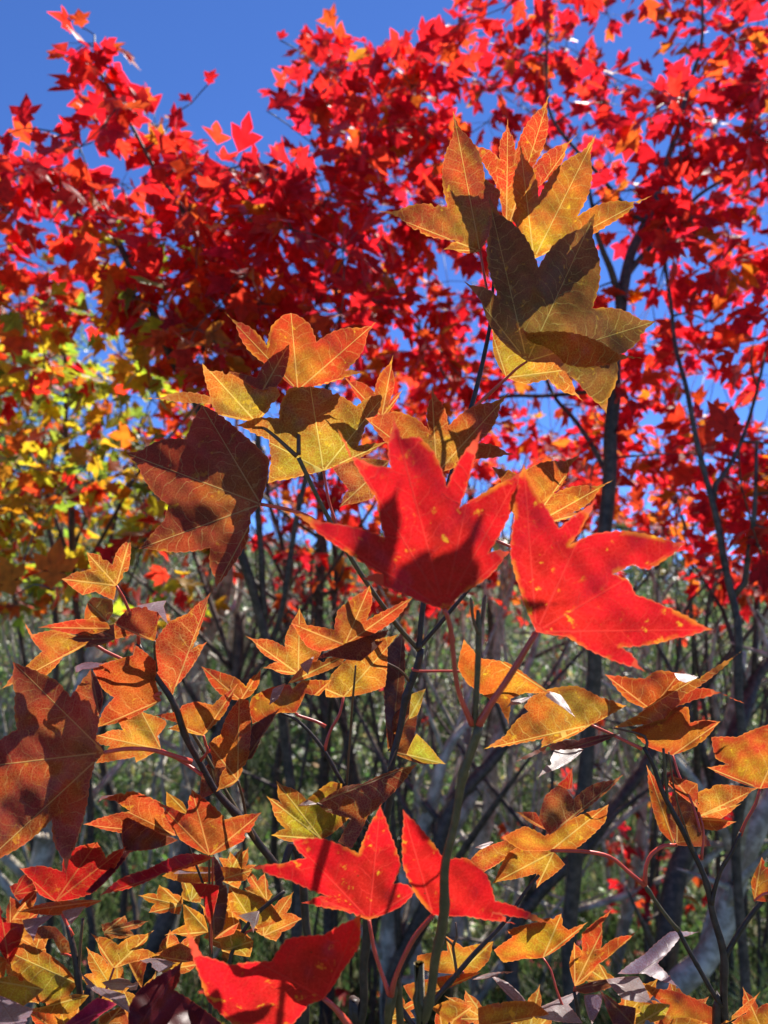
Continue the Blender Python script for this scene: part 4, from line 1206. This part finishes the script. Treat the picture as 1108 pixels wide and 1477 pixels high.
def grass():
    n = 80000
    y = 2.0 + 10.5 * rng.random(n) ** 1.3
    x = (rng.random(n) - .5) * 2 * (1.0 + y * .62)
    z = ground_z(x, y)
    clump = np.sin(x * 2.3 + 1.3 * np.sin(y * 1.9)) * np.sin(y * 2.9 + x)
    h = (.14 + .20 * rng.random(n)) * (1 + .55 * clump)
    a = rng.random(n) * 2 * math.pi
    lean = (.25 + .6 * rng.random(n)) * h
    wd = .0035 + .004 * rng.random(n)
    wa = rng.random(n) * math.pi
    B = np.stack([x, y, z], 1)
    wv = np.stack([np.cos(wa), np.sin(wa), 0 * wa], 1) * wd[:, None]
    lv = np.stack([np.cos(a), np.sin(a), 0 * a], 1) * lean[:, None]
    up = np.array([0, 0, 1.0])
    M1 = B + lv * .3 + up * (h * .6)[:, None]
    T = B + lv + up * (h * .95)[:, None]
    V = np.stack([B - wv, B + wv, M1 + wv * .8, M1 - wv * .8, T], 1).reshape(-1, 3)
    i = np.arange(n) * 5
    me = bpy.data.meshes.new('grass')
    quads = np.stack([i, i + 1, i + 2, i + 3], 1)
    tris = np.stack([i + 3, i + 2, i + 4], 1)
    me.from_pydata(V.tolist(), [], quads.tolist() + tris.tolist())
    at = me.attributes.new('tint', 'FLOAT_COLOR', 'POINT')
    base = np.array([[.13, .22, .06, 1], [.20, .26, .09, 1], [.10, .19, .06, 1], [.30, .27, .13, 1]])
    c = base[rng.choice(4, n, p=[.36, .28, .24, .12])] * (0.5 + .6 * rng.random(n))[:, None]
    at.data.foreach_set('color', np.repeat(c, 5, axis=0).astype(np.float32).ravel())
    me.materials.append(M_GRASS)
    o = bpy.data.objects.new('grass', me)
    COL.objects.link(o)
    o['kind'] = 'stuff'
    o['label'] = 'tall green meadow grass lit from behind'
    o['category'] = 'grass'


grass()


def litter():
    cr = Crown()
    for k in range(900):
        y = 2.0 + 6.5 * random.random() ** 1.2
        x = random.uniform(-1, 1) * (1.0 + y * .55)
        z = float(ground_z(np.array(x), np.array(y))) + random.uniform(.02, .16)
        c = random.choice(REDS + ORNG + [(.3, .12, .05), (.35, .2, .08), (.5, .35, .05)])
        cr.leaf(np.array([x, y, z]), unit() * np.array([1, 1, .4]), np.array([0, 0, 1.0]) + unit() * .6, random.uniform(.05, .085), c, random.choice((0, 2, 1)), .3, .4)
    o = cr.build('fallen_leaves', M_CROWN, None, (0, 3, 0))
    o['kind'] = 'stuff'
    o['label'] = 'fallen red and brown maple leaves caught in the grass'
    o['category'] = 'fallen leaves'


litter()


def oval_template():
    V = np.array([(0, 0), (-.16, .25), (-.2, .5), (-.12, .78), (0, 1), (.12, .78), (.2, .5), (.16, .25), (0, .5)])
    return V, [(i, (i + 1) % 8, 8) for i in range(8)]


TEMPL.append(oval_template())
GREENS = [(.30, .40, .10), (.20, .31, .08), (.42, .50, .16), (.13, .21, .06), (.56, .54, .24), (.10, .16, .05)]


def green_bush(label, x, y, h, w, n, cat='shrub', name='leafy_shrub', size=(.04, .08), group='green shrubs in the background', cols=GREENS):
    z0 = float(ground_z(np.array(x), np.array(y)))
    foot = np.array([x, y, z0])
    t = thing(name, label, cat, foot, group)
    TV, TF, tn = [], [], 0
    cr = Crown()
    ends = []
    for k in range(int(9 + 5 * w)):
        a = random.random() * 6.28
        rr = w * math.sqrt(random.random())
        tip = foot + np.array([math.cos(a) * rr, math.sin(a) * rr, h * random.uniform(.55, 1.0) * (1 - .35 * (rr / w) ** 2)])
        mid = foot * .5 + tip * .5 + unit() * .1 + np.array([0, 0, .1 * h])
        c = curve_pts(np.array([list(foot + unit() * .06 * np.array([1, 1, 0])) + [.014], list(mid) + [.009], list(tip) + [.003]]), .1)
        V, Fc = tube(c, 6, tn)
        TV.append(V); TF += Fc; tn += len(V)
        ends.append(c)
    mesh_obj('trunk', np.vstack(TV), TF, M_GREY, t, origin=foot)
    for k in range(n):
        c = random.choice(ends)
        p = c[random.randint(len(c) // 4, len(c) - 1), :3] + unit() * random.uniform(.02, .22 + .12 * w)
        if p[2] < z0 + .02:
            continue
        d = unit() + np.array([0, 0, -.2])
        col = tuple(min(.8, q * random.uniform(.7, 1.2)) for q in random.choice(cols))
        cr.leaf(p, d, np.array([0, -.2, .7]) + unit() * .7, random.uniform(*size), col, 4, .3, .3)
    cr.build('crown', M_GREEN, t, foot)


for k, (x, y, h, w, n, lab) in enumerate([
        (-.15, 4.6, 1.15, .7, 1700, 'light green shrub behind the middle stems'),
        (1.2, 4.9, 1.2, .8, 2000, 'light green shrub behind the lower right stems'),
        (2.3, 5.4, 1.25, .9, 1900, 'green shrub at the right edge under the red crown'),
        (-1.5, 4.6, 1.3, .8, 1900, 'green shrub under the yellow maple at left'),
        (-2.9, 5.6, 1.7, 1.1, 2000, 'larger green shrub at the far left edge'),
        (.5, 7.0, 1.1, 1.1, 2000, 'distant green shrub seen between the dark middle stems'),
        (-1.1, 7.6, 1.3, 1.2, 2000, 'distant green shrub beyond the pale bare trunks'),
        (2.4, 8.5, 1.2, 1.4, 2200, 'distant green shrub on the rise at right'),
        (-.55, 5.9, 1.6, .8, 1900, 'green shrub crossing the skyline behind the dark middle stems'),
        (.75, 6.1, 1.5, .8, 1900, 'green shrub crossing the skyline behind the two big red leaves'),
        (1.75, 6.6, 1.45, .9, 1900, 'green shrub crossing the skyline right of the red maple trunk'),
        (-2.1, 6.6, 2.0, 1.0, 2000, 'green shrub crossing the skyline below the yellow maple'),
        (3.3, 7.0, 1.3, 1.0, 1900, 'green shrub on the skyline at the right edge'),
        (1.5, 3.6, .55, .5, 900, 'low green shrub in the grass at right'),
        (.35, 3.5, .5, .45, 800, 'low green shrub in the grass below the middle stems'),
        (-.7, 3.7, .6, .5, 900, 'low green shrub in the grass at left')]):
    green_bush(lab, x, y, h, w, n, size=(.03, .065))
green_bush('tall pale green tree behind the yellow maple at the far left', -4.6, 8.5, 4.0, 1.7, 3600, 'tree', 'green_tree', (.07, .12), None,
           [(.22, .36, .16), (.16, .30, .14), (.32, .42, .2)])


def far_wood():
    """low far-off wood on the rise, one mass"""
    cr = Crown()
    for k in range(5200):
        a = rng.uniform(-.95, .95)
        r = rng.uniform(28, 44)
        x, y = r * math.sin(a), r * math.cos(a)
        hh = 2.6 + 1.2 * math.sin(a * 9) + .8 * math.sin(a * 23 + 1) + (2.2 if a < -.25 else 0)
        z = ground_z(np.array(x), np.array(y)) + rng.random() ** .8 * max(.8, hh)
        cr.leaf(np.array([x, y, z]), unit(), unit(), rng.uniform(.5, 1.0), random.choice([(.07, .11, .04), (.10, .13, .04), (.05, .09, .035), (.16, .12, .03)]), 4, .3, .3)
    o = cr.build('far_wood', M_GREEN, None, (0, 36, 0))
    o['kind'] = 'stuff'
    o['label'] = 'far green wood along the rise behind everything'
    o['category'] = 'wood'


far_wood()
for o in bpy.data.objects:
    for k in ('_w', '_base'):
        if k in o:
            del o[k]
